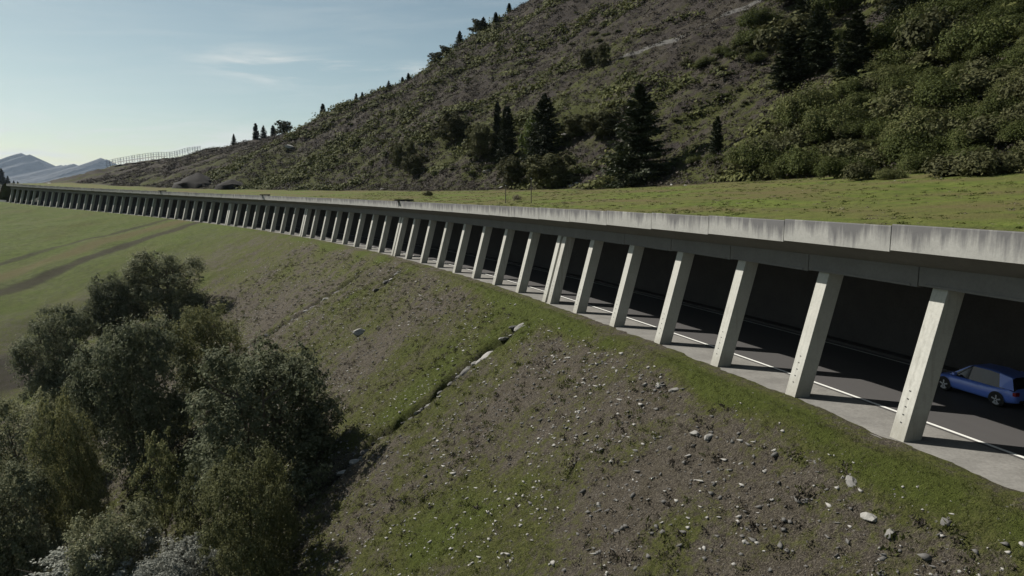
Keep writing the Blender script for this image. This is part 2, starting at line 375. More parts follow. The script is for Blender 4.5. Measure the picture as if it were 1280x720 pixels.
def dist_poly(X, Y, pts):
    d = np.full(X.shape, 1e9)
    for (a, b) in zip(pts[:-1], pts[1:]):
        ax, ay = a; bx, by = b; L = (bx-ax)**2+(by-ay)**2
        t = np.clip(((X-ax)*(bx-ax)+(Y-ay)*(by-ay))/L, 0, 1); d = np.minimum(d, np.hypot(X-ax-t*(bx-ax), Y-ay-t*(by-ay)))
    return d
def project(x, y, z):
    z = z-CAM_Z; d = y*math.cos(PITCH)-z*math.sin(PITCH); v = y*math.sin(PITCH)+z*math.cos(PITCH)
    return 640+880*x/d, 360-880*v/d, d
# ---- ground sheets
S_low = spaced([(-60, 1.2), (-24, .3), (-8, .15), (45, .16), (90, .4), (170, 1.0), (340, 2.2), (420, 5), (700, 12)])
V_low = -spaced([(-.35, .13), (12, .16), (26, .26), (45, .5), (90, 1.3), (180, 4), (262, 9)])
TR1 = [(-66, 190), (-78, 176), (-84, 167.5), (-92, 150), (-99.4, 135), (-110, 112)]
TR2 = [(-86, 200), (-94.4, 184.9), (-104, 170), (-114, 156), (-126, 138)]
def a_dark(s, v, X, Y, Z):
    d1 = dist_poly(X, Y, TR1)+.5*fbm(X/4, Y/4, 2, 71); d2 = dist_poly(X, Y, TR2)+.4*fbm(X/4, Y/4, 2, 72)
    r = np.maximum(.85*(1-sstep(1.4, 2.8, d1)), .7*(1-sstep(.7, 1.9, d2)))
    r = np.maximum(r, runnel_mask(s, v, .40)*.9)
    bare = np.exp(-(((X+76)/9)**2+((Y-104)/10)**2))*1.2 + .5*fbm(X/3, Y/3, 3, 73)
    r = np.maximum(r, .8*sstep(.45, .8, bare))
    return np.clip(r, 0, 1)
def a_tan(s, v, X, Y, Z):
    d = dist_poly(X, Y, [(a-8, b+6) for a, b in TR1])
    return np.clip(.8*(1-sstep(1, 6, d)) + .35*fbm(X/9, Y/9, 2, 74), 0, .9)*sstep(120, 165, s)
def a_smooth(s, v, X, Y, Z): return sstep(120, 170, s)
low, co_l, F_l = sheet('embankment', S_low, V_low, low_z, M['embank'], dict(green=f_green, dark=a_dark, tan=a_tan, smooth_grass=a_smooth))
S_hi = spaced([(-80, 1.4), (0, .6), (60, .55), (130, .75), (260, 1.5), (420, 3), (700, 10)])
V_hi = spaced([(.13, .3), (12, .4), (22, .5), (60, .55), (140, .9), (330, 3.2)])
WV = edge_w(S_hi)
def hi_uv(S, V): pass
def a_edge(s, v, X, Y, Z): return np.clip(sstep(-3.0, .5, v-edge_w(s)+1.5*noise(X/2.5, Y/2.5, 81))*.9 + .8*(1-sstep(.2, 1.6, v+.5*noise(s/1.5, s*0, 83))), 0, 1)
def a_hg(s, v, X, Y, Z):
    h = v-edge_w(s)
    g = .10*fbm(s/40, v/12, 3, 91)
    g = g + .14*sstep(0, 1, 1-np.hypot((s-30)/60, (h-20)/40))
    g = g + .16*np.exp(-(((s-190)/40)**2+((h-8)/9)**2)) + .18*np.exp(-(((s-118)/22)**2+((h-14)/10)**2))
    g = g - .10*sstep(60, 120, s)*sstep(10, 50, h)
    return g
def a_scree(s, v, X, Y, Z):
    h = v-edge_w(s)
    # narrow pale path of scree slanting up the slope, and small stony spots
    l = v-(60.3-.63*(s-96.5))+1.2*noise(s/6, s*0, 98); r = np.exp(-(l/1.1)**2)*sstep(66, 76, s)*(1-sstep(98, 108, s))*1.0
    r = r+.55*np.exp(-(((s-59)/3.5)**2+((h-19)/1.8)**2))
    q = fbm(X/5, Y/5, 3, 97); r = r + .22*sstep(.42, .62, q)
    return r
hw = lambda s: edge_w(s)
# the meadow on the roof and the heath above it share the line where the slope starts
def build_high():
    SS, VV = np.meshgrid(S_hi, V_hi, indexing='ij'); X, Y = P(SS, VV); Z = high_z(SS, VV)
    ns, nv = SS.shape; idx = np.arange(ns*nv).reshape(ns, nv)
    F = np.stack([idx[:-1, :-1], idx[:-1, 1:], idx[1:, 1:], idx[1:, :-1]], -1)
    co = np.stack([X, Y, Z], -1).reshape(-1, 3); v0, v1, v2 = co[F[0, 0, 0]], co[F[0, 0, 1]], co[F[0, 0, 2]]
    if np.cross(v1-v0, v2-v0)[2] < 0: F = F[:, :, ::-1]
    mask = (.25*(VV[:-1, :-1]+VV[1:, :-1]+VV[:-1, 1:]+VV[1:, 1:]) < (edge_w(SS[:-1, :-1])+.4+.8*noise(X[:-1, :-1]/1.6, Y[:-1, :-1]/1.6, 82)))
    at = dict(edge=a_edge, green=a_hg, scree=a_scree); vals = {k: f(SS, VV, X, Y, Z).ravel() for k, f in at.items()}
    for nm, mk, mat in (('meadow', mask, M['meadow']), ('hillside', ~mask, M['heath'])):
        f = F[mk]; used = np.unique(f); rem = np.full(len(co), -1); rem[used] = np.arange(len(used))
        me = mesh_np(nm, co[used], rem[f], True); ul = me.uv_layers.new(name='UVMap'); li = np.empty(len(me.loops), np.int32); me.loops.foreach_get('vertex_index', li)
        uv = np.stack([SS.ravel()[used][li], VV.ravel()[used][li]], -1); ul.data.foreach_set('uv', uv.astype(np.float32).ravel())
        for k in vals: attr(me, k, vals[k][used])
        o = link(nm, me, mat); tag(o, kind='structure')
    return co, F.reshape(-1, 4)
co_h, F_h = build_high()
BL = BVHTree.FromPolygons(co_l.tolist(), F_l.tolist()); BH = BVHTree.FromPolygons(co_h.tolist(), F_h.tolist())
EYE = Vector((0, 0, CAM_Z))
def pick(px, py, which='both'):
    """point of the ground seen at a place in the photograph"""
    a = (px-640)/880; b = (360-py)/880; cp, sp = math.cos(PITCH), math.sin(PITCH)
    d = Vector((a, cp+b*sp, -sp+b*cp)).normalized(); best = None
    for nm, B in (('low', BL), ('high', BH)):
        if which not in ('both', nm): continue
        h = B.ray_cast(EYE, d, 2000)
        if h[0] is not None and (best is None or h[3] < best[1]): best = (h[0], h[3])
    return best if best else (None, None)
def drop(x, y):
    h = None
    for B in (BH, BL):
        r = B.ray_cast(Vector((x, y, 900)), Vector((0, 0, -1)))
        if r[0] is not None: return r[0]
    return Vector((x, y, 0))
# road through the gallery and beyond
S_rd = spaced([(-60, 2), (340, 3), (690, 10)])
sheet('road_shoulder', S_rd, np.array([-.42, .3, 1.1, 2.35]), lambda s, v: road_z(s)-.012+0*v, M['shoulder'])
sheet('road', S_rd, np.array([2.3, 4.6, 7, 9.55]), lambda s, v: road_z(s)+0*v, M['asphalt'])
sheet('edge_line', S_rd, np.array([2.42, 2.57]), lambda s, v: road_z(s)+.006+0*v, M['paint'])
sheet('edge_line', S_rd, np.array([9.15, 9.27]), lambda s, v: road_z(s)+.006+0*v, M['paint'])
# the valley floor far below and around, out to the horizon
gv = np.concatenate([-np.geomspace(12000, 300, 14), [0], np.geomspace(300, 12000, 14)])
GX, GY = np.meshgrid(gv, gv, indexing='ij'); gi = np.arange(29*29).reshape(29, 29)
GF = np.stack([gi[:-1, :-1], gi[1:, :-1], gi[1:, 1:], gi[:-1, 1:]], -1).reshape(-1, 4)
link('ground', mesh_np('ground', np.stack([GX, GY, np.full(GX.shape, -64.)], -1), GF), M['valley'])['kind'] = 'structure'
# ---- far mountains
def mountains():
    px = np.array([-700, -500, -350, -220, -120, -60, -20, 0, 8, 16, 22, 27, 32, 38, 43, 48, 53, 58, 66, 72, 78, 83, 90, 96, 100, 108, 116, 125, 132, 142, 160, 300, 500, 900, 1500])
    py = np.array([150, 175, 160, 180, 190, 200, 203, 205, 203, 202, 197, 195, 197, 197, 199, 204, 209, 213, 213, 210, 208, 206, 208, 211, 211, 207, 204, 200, 200, 212, 232, 234, 234, 234, 234])
    D = 9000.0; A = np.linspace(-700, 1500, 1500); top = np.interp(A, px, py) + 5.0*np.abs(fbm(A/7, A*0, 5, 5, .72))-1.5+1.5*fbm(A/2.2, A*0+5, 3, 6, .6)
    top = top + np.interp(A, np.arange(-700, 1502, 2.3), np.random.default_rng(3).uniform(-1.5, 1.3, 958)); t = np.concatenate([np.linspace(0, 1, 30), np.linspace(1.06, 1.5, 6)])
    AA, TT = np.meshgrid(A, t, indexing='ij'); H = (236-np.interp(AA, A, top))/880*D*1.0
    Yc = D-2600*(1-TT); X = (AA-640)/880*D*.983*np.ones_like(TT); r = fbm(X/420, Yc/900, 5, 7, .55)
    prof = np.where(TT <= 1, TT**1.35, 1-(TT-1)*1.4)
    Z = -60+(H+CAM_Z+60)*prof + (r*120*np.clip(TT, 0, 1)*(1-np.clip(TT, 0, 1))**.6)
    ns, nv = AA.shape; idx = np.arange(ns*nv).reshape(ns, nv)
    F = np.stack([idx[:-1, :-1], idx[1:, :-1], idx[1:, 1:], idx[:-1, 1:]], -1).reshape(-1, 4)
    o = link('mountains', mesh_np('mountains', np.stack([X, Yc, Z], -1), F, True), M['mount']); tag(o, kind='structure')
mountains()
# dark wooded spur closing the valley on the left
def spur():
    x = np.linspace(-900, -300, 120); y = np.linspace(520, 900, 60); XX, YY = np.meshgrid(x, y, indexing='ij')
    cr = np.interp(XX, [-900, -600, -520, -480, -440, -380], [60, 34, 22, 6, -20, -60])
    Z = np.where(1, cr, 0)*np.exp(-((YY-700)/110)**2) - 60*(1-np.exp(-((YY-700)/110)**2)) + 3*fbm(XX/20, YY/20, 4, 8)
    idx = np.arange(120*60).reshape(120, 60); F = np.stack([idx[:-1, :-1], idx[1:, :-1], idx[1:, 1:], idx[:-1, 1:]], -1).reshape(-1, 4)
    o = link('hill', mesh_np('hill', np.stack([XX, YY, Z], -1), F, True), M['valley']); tag(o, kind='structure')
    return lambda X, Y: float(np.interp(X, [-900, -600, -520, -480, -440, -380], [60, 34, 22, 6, -20, -60]))*math.exp(-((Y-700)/110)**2) - 60*(1-math.exp(-((Y-700)/110)**2))
spur_z = spur()
# ---------------------------------------------------------------- gallery
BAY = 5.5; NCOL = 61
GAL = empty('avalanche_gallery', (PX, PY, 0))
tag(GAL, 'long curving concrete avalanche gallery with leaning pillars along the mountain road', 'gallery')
def place_s(o, s, v=0, z=0):
    x, y = P(s, v); o.location = (float(x)-PX, float(y)-PY, float(road_z(s))+z); o.rotation_euler = (0, 0, heading(s))
def column_mesh():
    mb = MB(); w, t, H, L = .30, .76, 5.20, 1.36
    def q(z, f=1.0): k = L*z/5.13; return [(k, -w), (k+t, -w), (k+t, w), (k, w)]
    vs = [(x, y, z) for z in (-.5, H) for x, y in q(z)]
    mb.add(vs, [(0, 3, 2, 1), (4, 5, 6, 7), (0, 1, 5, 4), (1, 2, 6, 5), (2, 3, 7, 6), (3, 0, 4, 7)])
    me = mb.mesh('column', bevel=.018); me.materials.append(M['column']); me.materials.append(M['dark'])
    # short climbing slots low on the outer face
    bm = bmesh.new(); bm.from_mesh(me)
    for k in range(5):
        z = .55+k*.27; x = L*z/5.13-.004
        vs = [bm.verts.new(p) for p in ((x-.0, -.03, z), (x, .05, z+.012), (x+.0107, .05, z+.052), (x+.0107, -.03, z+.04))]
        f = bm.faces.new(vs); f.material_index = 1
    bm.to_mesh(me); bm.free(); return me
CM = column_mesh()
for k in range(-4, NCOL):
    o = link('column', CM, None, GAL); place_s(o, k*BAY)
    if k in (6, 14, 22, 30): o2 = link('column', CM, None, GAL); place_s(o2, k*BAY-.95)
def parapet_mesh():
    mb = MB(); L = BAY/2-.02; n = 12
    prof = [(-.10, 6.40), (.125, 6.40), (.125, 7.27), (-.10, 7.31)]
    ys = np.linspace(-L, L, n+1); vs = []; fs = []
    rows = [(-.10, 6.40), (-.10, 6.7), (-.10, 7.0), (-.10, 7.25), (-.085, 7.285), (.11, 7.27), (.125, 7.25), (.125, 6.40)]
    for y in ys:
        for x, z in rows: vs.append((x, y, z))
    m = len(rows)
    for i in range(n):
        for j in range(m): fs.append((i*m+j, i*m+(j+1) % m, (i+1)*m+(j+1) % m, (i+1)*m+j))
    fs.append(tuple(range(m))); fs.append(tuple(range(n*m, n*m+m)))
    mb.add(vs, fs); me = mb.mesh('parapet_panel', [M['parapet']])
    attr(me, 'drip', [np.clip((v.co.z-6.40)/.88, 0, 1) for v in me.vertices]); return me
PMm = parapet_mesh()
bmb = MB(); bmb.box(1.22, 1.86, -BAY/2+.012, BAY/2-.012, 5.13, 5.95); bmb.box(1.185, 1.222, -BAY/2+.3, BAY/2-.3, 5.14, 5.22); BMm = bmb.mesh('edge_beam', [M['beam']])
for k in range(-5, NCOL-1):
    s = (k+.5)*BAY+.8
    o = link('parapet_panel', PMm, None, GAL); place_s(o, s)
    o = link('edge_beam', BMm, None, GAL); place_s(o, s)
def sweep(name, prof, s0, s1, step, mat, parent=GAL, caps=True):
    S = np.arange(s0, s1+.01, step); vs = []; fs = []; m = len(prof)
    for s in S:
        for v, z in prof:
            x, y = P(s, v); vs.append((float(x)-PX, float(y)-PY, float(road_z(s))+z))
    for i in range(len(S)-1):
        for j in range(m): fs.append((i*m+j, i*m+(j+1) % m, (i+1)*m+(j+1) % m, (i+1)*m+j))
    if caps: fs.append(tuple(range(m))); fs.append(tuple(range((len(S)-1)*m, len(S)*m)))
    mb = MB(); mb.add(vs, fs); return mb.build(name, mat, parent)
SE = (NCOL-1)*BAY+1
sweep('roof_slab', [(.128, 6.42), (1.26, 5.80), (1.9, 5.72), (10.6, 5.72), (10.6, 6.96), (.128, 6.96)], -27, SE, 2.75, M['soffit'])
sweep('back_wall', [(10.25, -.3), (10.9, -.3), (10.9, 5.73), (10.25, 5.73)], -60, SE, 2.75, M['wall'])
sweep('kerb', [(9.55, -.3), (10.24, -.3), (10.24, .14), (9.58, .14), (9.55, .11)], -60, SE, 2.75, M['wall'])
# low guard wall where the road leaves the gallery
gw = sweep('guard_wall', [(-.35, -.5), (-.05, -.5), (-.05, .75), (-.35, .8)], SE+1, 560, 6, M['parapet'], None)
gw.location = (PX, PY, 0); attr(gw.data, 'drip', [0]*len(gw.data.vertices)); tag(gw, 'low pale concrete wall beside the road beyond the far end of the gallery', 'wall')
# ---- water chutes that lead streams over the roof edge
def chute(s, big, label):
    x, y = P(s, -.35); r = empty('water_chute', (float(x), float(y), float(road_z(s))+7.30), heading(s)); tag(r, label, 'water chute', 'water chutes over the roof edge')
    mb = MB(); L = 2.2 if big else 1.8
    mb.box(-.15, L, -.32, .32, 0, .05); mb.box(-.15, L, -.36, -.32, 0, .22); mb.box(-.15, L, .32, .36, 0, .22)
    mb.build('trough', M['rust'], r)
    mb = MB(); mb.box(.8, .95, -.5, .5, -.18, -.001); mb.box(1.5, 1.65, -.5, .5, -.18, -.001); mb.build('bracket', M['rust'], r)
    st = MB(); # moss and rust streak the water has left on the panel below
    st.add([(.2465, -.16, -.04), (.2465, .13, -.04), (.2465, .10, -.35), (.2465, .17, -.60), (.2465, .02, -.86), (.2465, -.10, -.5)], [(0, 1, 2, 3, 4, 5)]); st.build('stain', M['dark'], r)
chute(73.5, True, 'largest dark water chute above the pillars, beside a dark bush at the parapet')
chute(141, False, 'smaller dark water chute further along the roof edge towards the valley')
chute(206, False, 'farthest dark water chute on the roof edge, near the dark earth bank')
# ---------------------------------------------------------------- the car in the gallery
def car(name, body, label, x, y, z, rz, detail=True, group=None, coupe=True):
    r = empty(name, (x, y, z), rz); tag(r, label, 'car', group)   # nose along +y
    L = 2.12
    # side outline stations: y, half width, belt height, sill height
    st = [(-L, .70, .62, .38), (-L+.08, .80, .96, .30), (-1.75, .87, 1.0, .24), (-1.3, .89, .90, .20), (-.6, .895, .88, .20), (.2, .895, .87, .20), (.95, .89, .86, .20), (1.35, .87, .80, .22), (1.85, .82, .70, .28), (2.06, .72, .58, .32), (L, .60, .48, .38)]
    mb = MB(); vs = []; fs = []; m = 12
    for (yy, w, zb_, zs) in st:
        ring = [(0, zs), (w*.75, zs), (w*.96, zs+.06), (w, zs+(zb_-zs)*.45), (w*.985, zs+(zb_-zs)*.75), (w*.90, zb_), (0, zb_+.05)]
        full = ring + [(-a, b) for a, b in ring[-2:0:-1]]
        m = len(full); vs += [(a, yy, b) for a, b in full]
    for i in range(len(st)-1):
        for j in range(m): fs.append((i*m+j, i*m+(j+1) % m, (i+1)*m+(j+1) % m, (i+1)*m+j))
    fs.append(tuple(range(m))); fs.append(tuple(range((len(st)-1)*m, len(st)*m)))
    mb.add(vs, fs); bo = mb.build('body', body, r, smooth=True)
    if detail:
        sub = bo.modifiers.new('s', 'SUBSURF'); sub.levels = 2; sub.render_levels = 2
    # glass house
    g = MB(); gy = [(-2.02, .74, .96, .92), (-1.72, .72, 1.36, .9), (-.75, .66, 1.475, .9), (.15, .64, 1.46, .9), (1.05, .76, .90, .9)]
    vs = []; 
    for (yy, w, zt, zb_) in gy: vs += [(-.80, yy, .86), (-w*.86, yy, zt), (w*.86, yy, zt), (.80, yy, .86)]
    fs = []
    for i in range(4):
        for j in range(3): fs.append((i*4+j, i*4+j+1, (i+1)*4+j+1, (i+1)*4+j))
    g.add(vs, fs); g.build('windows', M['glass'], r)
    rf = MB(); vs = []
    for (yy, w, zt) in [(-1.80, .64, 1.385), (-.75, .60, 1.50), (.15, .59, 1.49), (.32, .60, 1.42)]: vs += [(-w, yy, zt-.03), (-w*.8, yy, zt+.01), (w*.8, yy, zt+.01), (w, yy, zt-.03)]
    fs = []
    for i in range(3):
        for j in range(3): fs.append((i*4+j, i*4+j+1, (i+1)*4+j+1, (i+1)*4+j))
    rf.add(vs, fs)
    for sx in (-1, 1):   # rear pillars in body colour
        rf.add([(sx*.66, -1.78, 1.37), (sx*.61, -1.15, 1.46), (sx*.815, -1.35, .90), (sx*.815, -2.0, .90)], [(0, 1, 2, 3)])
        rf.add([(sx*.60, .32, 1.42), (sx*.58, .20, 1.46), (sx*.79, 1.0, .87), (sx*.80, 1.12, .87)], [(0, 1, 2, 3)])
    rf.build('roof', body, r)
    if detail:
        wm = MB(); 
        for (yy, sx) in ((-1.30, -1), (-1.30, 1), (1.32, -1), (1.32, 1)):
            w = MB(); prof = [(.60, .0), (.60, .25), (.64, .325), (.86, .325), (.90, .29), (.90, .22)]
            vs = []; n = 24
            for k in range(n):
                t = 2*math.pi*k/n
                for a, b in prof[1:]: vs.append((sx*a, b*math.cos(t), b*math.sin(t)))
            q = len(prof)-1; fs = [(k*q+j, k*q+j+1, ((k+1) % n)*q+j+1, ((k+1) % n)*q+j) for k in range(n) for j in range(q-1)]
            w.add(vs, fs); wh = w.build('wheel', M['tyre'], r, smooth=True, loc=(0, yy, .325))
            rim = MB(); 
            rim.add([(sx*.885, .215*math.cos(2*math.pi*k/20), .215*math.sin(2*math.pi*k/20)) for k in range(20)], [tuple(range(20))])
            for k in range(5):
                a = 2*math.pi*k/5; Mx = Matrix.Rotation(a, 4, 'X'); rim.box(sx*.89 if sx > 0 else -.905, sx*.905 if sx > 0 else -.89, -.03, .03, .03, .21, 0, Mx)
            rim.build('rim', M['steel'], wh)
            ar = MB(); ar.add([(sx*.897, yy+.37*math.cos(math.pi*k/12), .33+.37*math.sin(math.pi*k/12)) for k in range(13)]+[(sx*.897, yy-.36, .2), (sx*.897, yy+.36, .2)], [tuple(list(range(13))+[13, 14])]); ar.build('wheel_arch', M['dark'], r)
        for sx in (-1, 1):
            b = MB(); b.box(sx*.70-.12, sx*.70+.12, -L+.02, -L+.16, .66, .82); b.build('tail_light', M['lampred'], r, bevel=.02)
            b = MB(); b.box(sx*.62-.15, sx*.62+.15, L-.16, L-.03, .52, .64); b.build('headlight', M['steel'], r, bevel=.02)
            b = MB(); b.box(sx*.90-.09, sx*.90+.09, .72, .86, .90, 1.03); b.build('wing_mirror', body, r, bevel=.03)
            b = MB(); b.box(sx*.885-.012, sx*.885+.012, -.35, -.17, .74, .77); b.build('door_handle', body, r)
        b = MB(); b.box(-.55, .55, -L-.015, -L+.06, .36, .46); b.build('bumper', M['dark'], r, bevel=.02)
    return r
cx, cy = P(3.0, 7.5); CAR = car('parked_car' if 0 else 'car', M['blue'], 'small blue car driving through the gallery behind the nearest pillar', float(cx), float(cy), float(road_z(3.2))+.0, heading(3.2))
CAR.scale = (.90, .90, .90)
# tiny cars on the lot beyond the end of the gallery roof
lot = [(52, 233.2, 'cargrey', 'silver car at the left end of the row parked far off beyond the roof'), (60, 231.8, 'carwhite', 'white van like car far off, second from the left in the parked row'),
       (67, 232.5, 'carblue2', 'dark blue car in the middle of the row parked far off'), (74, 232.8, 'carblue2', 'navy car parked far off just left of the white one'),
       (82, 233, 'carwhite', 'bright white car parked far off near the right end of the row'), (91, 233.4, 'cargrey', 'pale grey car at the right end of the row parked far off')]
LOTS = []
for px, py, mt, lb in lot:
    for dy in np.arange(1.5, -4, -.25):
        z, dd = pick(px, py+dy, 'high')
        if z is not None and (dd > 290 or dy < -1.6): break
    if z is None: print('no lot', px); continue
    X, Y = z.x, z.y; LOTS.append((px, round(X), round(Y)))
    car('parked_car', M[mt], lb, X, Y, z.z+.02, R(70+random.uniform(-8, 8)), False, 'cars parked on the far lot')
print('LOT', LOTS)
# ---------------------------------------------------------------- foliage meshes
def leaf_mesh(name, C, A, Bv, tint, mat, fold=True):
    """one small kite shaped leaf per centre: A half length vector, Bv half width vector"""
    n = len(C); V = np.stack([C-A, C+Bv-.1*A, C+A, C-Bv-.1*A], 1).reshape(-1, 3)
    F = np.arange(n*4).reshape(n, 4); me = mesh_np(name, V, F); attr(me, 'tint', np.repeat(tint, 4)); me.materials.append(mat); return me
def oriented(nrm, size, rg, aspect=.5, var=.6):
    n = len(nrm); h = unit(np.cross(nrm, rdir(n, rg))); a = h*size*(.6+.8*rg.random((n, 1))); b = unit(np.cross(nrm, h))*size*aspect*(.7+var*rg.random((n, 1))); return a, b
def unit(v): return v/np.maximum(np.linalg.norm(v, axis=-1, keepdims=True), 1e-9)
def rdir(n, rg): return unit(rg.normal(size=(n, 3)))
def spray_leaves(org, dirs, lens, per, leaf, rg, droop=.15, start=.35, jit=.10):
    n = len(org); t = start+(1-start)*rg.random((n, per))**.8
    c = org[:, None]+dirs[:, None]*(lens[:, None]*t)[..., None]; c[..., 2] -= droop*(lens[:, None]*t**2)
    c = c+rg.normal(size=c.shape)*(jit*lens)[:, None, None]; c = c.reshape(-1, 3)
    nrm = unit(np.repeat(dirs, per, 0)*1.0+np.array([0, 0, .25])+.75*rdir(n*per, rg)); a, b = oriented(nrm, leaf, rg, .55)
    return c, a, b
def crown_mesh(name, seed, mat, lobes=18, sprays=60, per=20, leaf=.016, shape='round', top=1.0):
    """crown of a tree of height 1 and radius about .36, filling z .12 to 1"""
    rg = np.random.default_rng(seed); O = []; D = []; Ln = []
    for i in range(lobes):
        a = rg.random()*2*math.pi; zz = .12+.76*(i+rg.random())/lobes
        env = .36*math.sqrt(max(.02, 1-((zz-.38)/.60)**2)) if shape == 'round' else .30*(1-zz)**.7+.04
        rr = env*(.45+.55*rg.random()**.5); c = np.array([rr*math.cos(a), rr*math.sin(a), zz])
        r = (.085+.07*rg.random())*(1.0 if zz < .75 else .75)
        n = int(sprays*(r/.16)**2); d = rdir(n, rg); d[:, 2] = d[:, 2]*.9+.25; out = np.array([math.cos(a), math.sin(a), .3]); d = unit(d+.35*out)
        O.append(np.repeat(c[None], n, 0)); D.append(d); Ln.append(r*(.75+.55*rg.random(n)**2*1.1))
    if shape == 'round':
        for zz in (.25, .42, .58, .72):
            n = int(sprays*1.6); O.append(np.repeat(np.array([[0, 0, zz]]), n, 0)); D.append(rdir(n, rg)); Ln.append(np.full(n, .24 if zz < .7 else .17))
    O = np.concatenate(O); D = np.concatenate(D); Ln = np.concatenate(Ln)
    c, a, b = spray_leaves(O, D, Ln, per, leaf, rg, .1, .55, .09)
    k = c[:, 2] > .06; c, a, b = c[k], a[k], b[k]
    t = np.clip(.5+.22*rg.normal(size=len(c)), 0, 1); return leaf_mesh(name, c, a, b, t, mat)
def conifer_mesh(name, seed, mat, whorls=30, rad=.20, per=34, ragged=.3, taper=.85, leaf=.016):
    rg = np.random.default_rng(seed); O = []; D = []; Ln = []
    for i in range(whorls):
        t = (i+.5)/whorls; z = .05+.93*t; nb = int(6+5*(1-t)); L = rad*((1-t)**taper+.03)
        for k in range(nb):
            a = rg.random()*2*math.pi; l = L*(1-ragged+2*ragged*rg.random()*.8)
            O.append((0, 0, z+rg.normal()*.008)); D.append((math.cos(a), math.sin(a), .12-.35*(1-t)+.35*t)); Ln.append(l)
    O = np.array(O); D = unit(np.array(D)); Ln = np.array(Ln); n = len(O)
    t = .12+.88*rg.random((n, per)); c = O[:, None]+D[:, None]*(Ln[:, None]*t)[..., None]; c[..., 2] += .12*(Ln[:, None]*t**2)
    side = unit(np.cross(D, [0, 0, 1])); w = (1-t)*.30+.08
    c = c+side[:, None]*(Ln[:, None]*w*rg.normal(size=(n, per))*.55)[..., None]; c[..., 2] -= np.abs(rg.normal(size=(n, per)))*.012
    c = c.reshape(-1, 3); d = unit(np.repeat(D, per, 0)+.7*rdir(n*per, rg)+np.array([0, 0, -.25])); a = d*leaf*(.7+.7*rg.random((n*per, 1))); b = unit(np.cross(d, rdir(n*per, rg)))*leaf*.42
    return leaf_mesh(name, c, a, b, np.clip(.5+.25*rg.normal(size=len(c)), 0, 1), mat)
def trunk_mesh(seed, conifer=False, multi=False):
    rg = random.Random(seed); mb = MB()
    if conifer: mb.tube([(0, 0, -.04), (.003, .002, .3), (0, 0, .7), (0, 0, .97)], [.014, .011, .006, .001], 7)
    else:
        stems = 4 if multi else 1
        for q in range(stems):
            a0 = rg.random()*6.3; lean = .16 if multi else .03
            p = [(math.cos(a0)*lean*t, math.sin(a0)*lean*t, z) for t, z in ((.1, -.06), (.3, .15), (.7, .42), (1.1, .72))]
            mb.tube(p, [.016, .013, .009, .004], 7)
            for k in range(6):
                z = .2+.09*k; a = rg.random()*6.3; l = .14+.1*rg.random(); bx = math.cos(a0)*lean*z*1.4; by = math.sin(a0)*lean*z*1.4
                mb.tube([(bx, by, z), (bx+l*.5*math.cos(a), by+l*.5*math.sin(a), z+.07), (bx+l*math.cos(a), by+l*math.sin(a), z+.17)], [.007, .005, .0015], 5)
    return mb.mesh('trunk', [M['bark']])
CR = dict(
    alder=[crown_mesh('alder_crown', 10+i, M['alder'], 52, 70, 17, .0100) for i in range(3)],
    birch=[crown_mesh('birch_crown', 30+i, M['birch'], 48, 70, 17, .0098) for i in range(2)],
    willow=[crown_mesh('willow_crown', 40+i, M['willow'], 46, 70, 17, .0105) for i in range(1)],
    slim=[crown_mesh('slim_crown', 50, M['birch'], 20, 40, 14, .014, 'cone')],
    spruce=[conifer_mesh('spruce_crown', 60+i, M['spruce'], 36, .29, 60, .38, .8, .016) for i in range(2)],
    column=[conifer_mesh('column_crown', 70+i, M['spruce'], 34, .17, 60, .28, .42, .018) for i in range(2)],
    lime=[crown_mesh('lime_crown', 80, M['lime'], 14, 50, 12, .022)], ochre=[crown_mesh('ochre_crown', 81, M['ochre'], 16, 50, 14, .022)])
TR = dict(dec=trunk_mesh(1), multi=trunk_mesh(2, False, True), con=trunk_mesh(3, True))
def tree(name, kind, p, h, wf, label, cat='tree', group=None, var=0, sink=0.0, rz=None):
    """wf: width over height relative to the mesh's own"""
    r = empty(name, (p.x, p.y, p.z-sink), random.random()*6.28 if rz is None else rz); tag(r, label, cat, group)
    r.scale = (h*wf, h*wf, h)
    link('crown', CR[kind][var % len(CR[kind])], None, r)
    link('trunk', TR['con'] if kind in ('spruce', 'column') else TR['multi' if kind in ('alder', 'willow') else 'dec'], None, r)
    return r
# ---- trees in the hollow on the left: centre column, crown top and foot in the photograph
def grow(name, kind, px, ytop, ybase, wpx, label, cat='tree', group=None, var=0, which='low', own=.90):
    p, d = pick(px, ybase, which)
    if p is None: print('NOPICK', label); return
    dep = p.y*math.cos(PITCH)-(p.z-CAM_Z)*math.sin(PITCH)
    h = (ybase-ytop)/880*dep*1.02; w = wpx/880*dep
    return tree(name, kind, p, h, w/(own*h), label, cat, group, var, .02*h)
G1 = 'trees crowding the hollow below the gallery'
grow('alder_tree', 'alder', 212, 305, 400, 105, 'bushy grey green alder highest up the hollow, nearest the dark earth track', 'tree', G1, 0)
grow('alder_tree', 'alder', 150, 332, 430, 80, 'small round alder just left of and below the highest one in the hollow', 'tree', G1, 1)
grow('alder_tree', 'alder', 78, 372, 505, 105, 'brownish alder at the left margin of the hollow, beside the bare dark soil', 'tree', G1, 2)
grow('alder_tree', 'alder', 176, 376, 590, 150, 'largest dark alder with a tall dome crown in the middle of the hollow', 'tree', G1, 0)
grow('alder_tree', 'birch', 262, 370, 500, 100, 'greener alder behind and to the right of the largest dome crown', 'tree', G1, 1)
grow('alder_tree', 'alder', 336, 408, 632, 200, 'broad alder at the right edge of the hollow casting a long black shadow', 'tree', G1, 1)
grow('alder_tree', 'alder', 45, 480, 640, 120, 'shaded alder at the left edge below the brownish one', 'tree', G1, 1)
grow('birch_tree', 'birch', 95, 476, 690, 84, 'slender leafy birch in front of the largest alder, at lower left', 'tree', G1, 0)
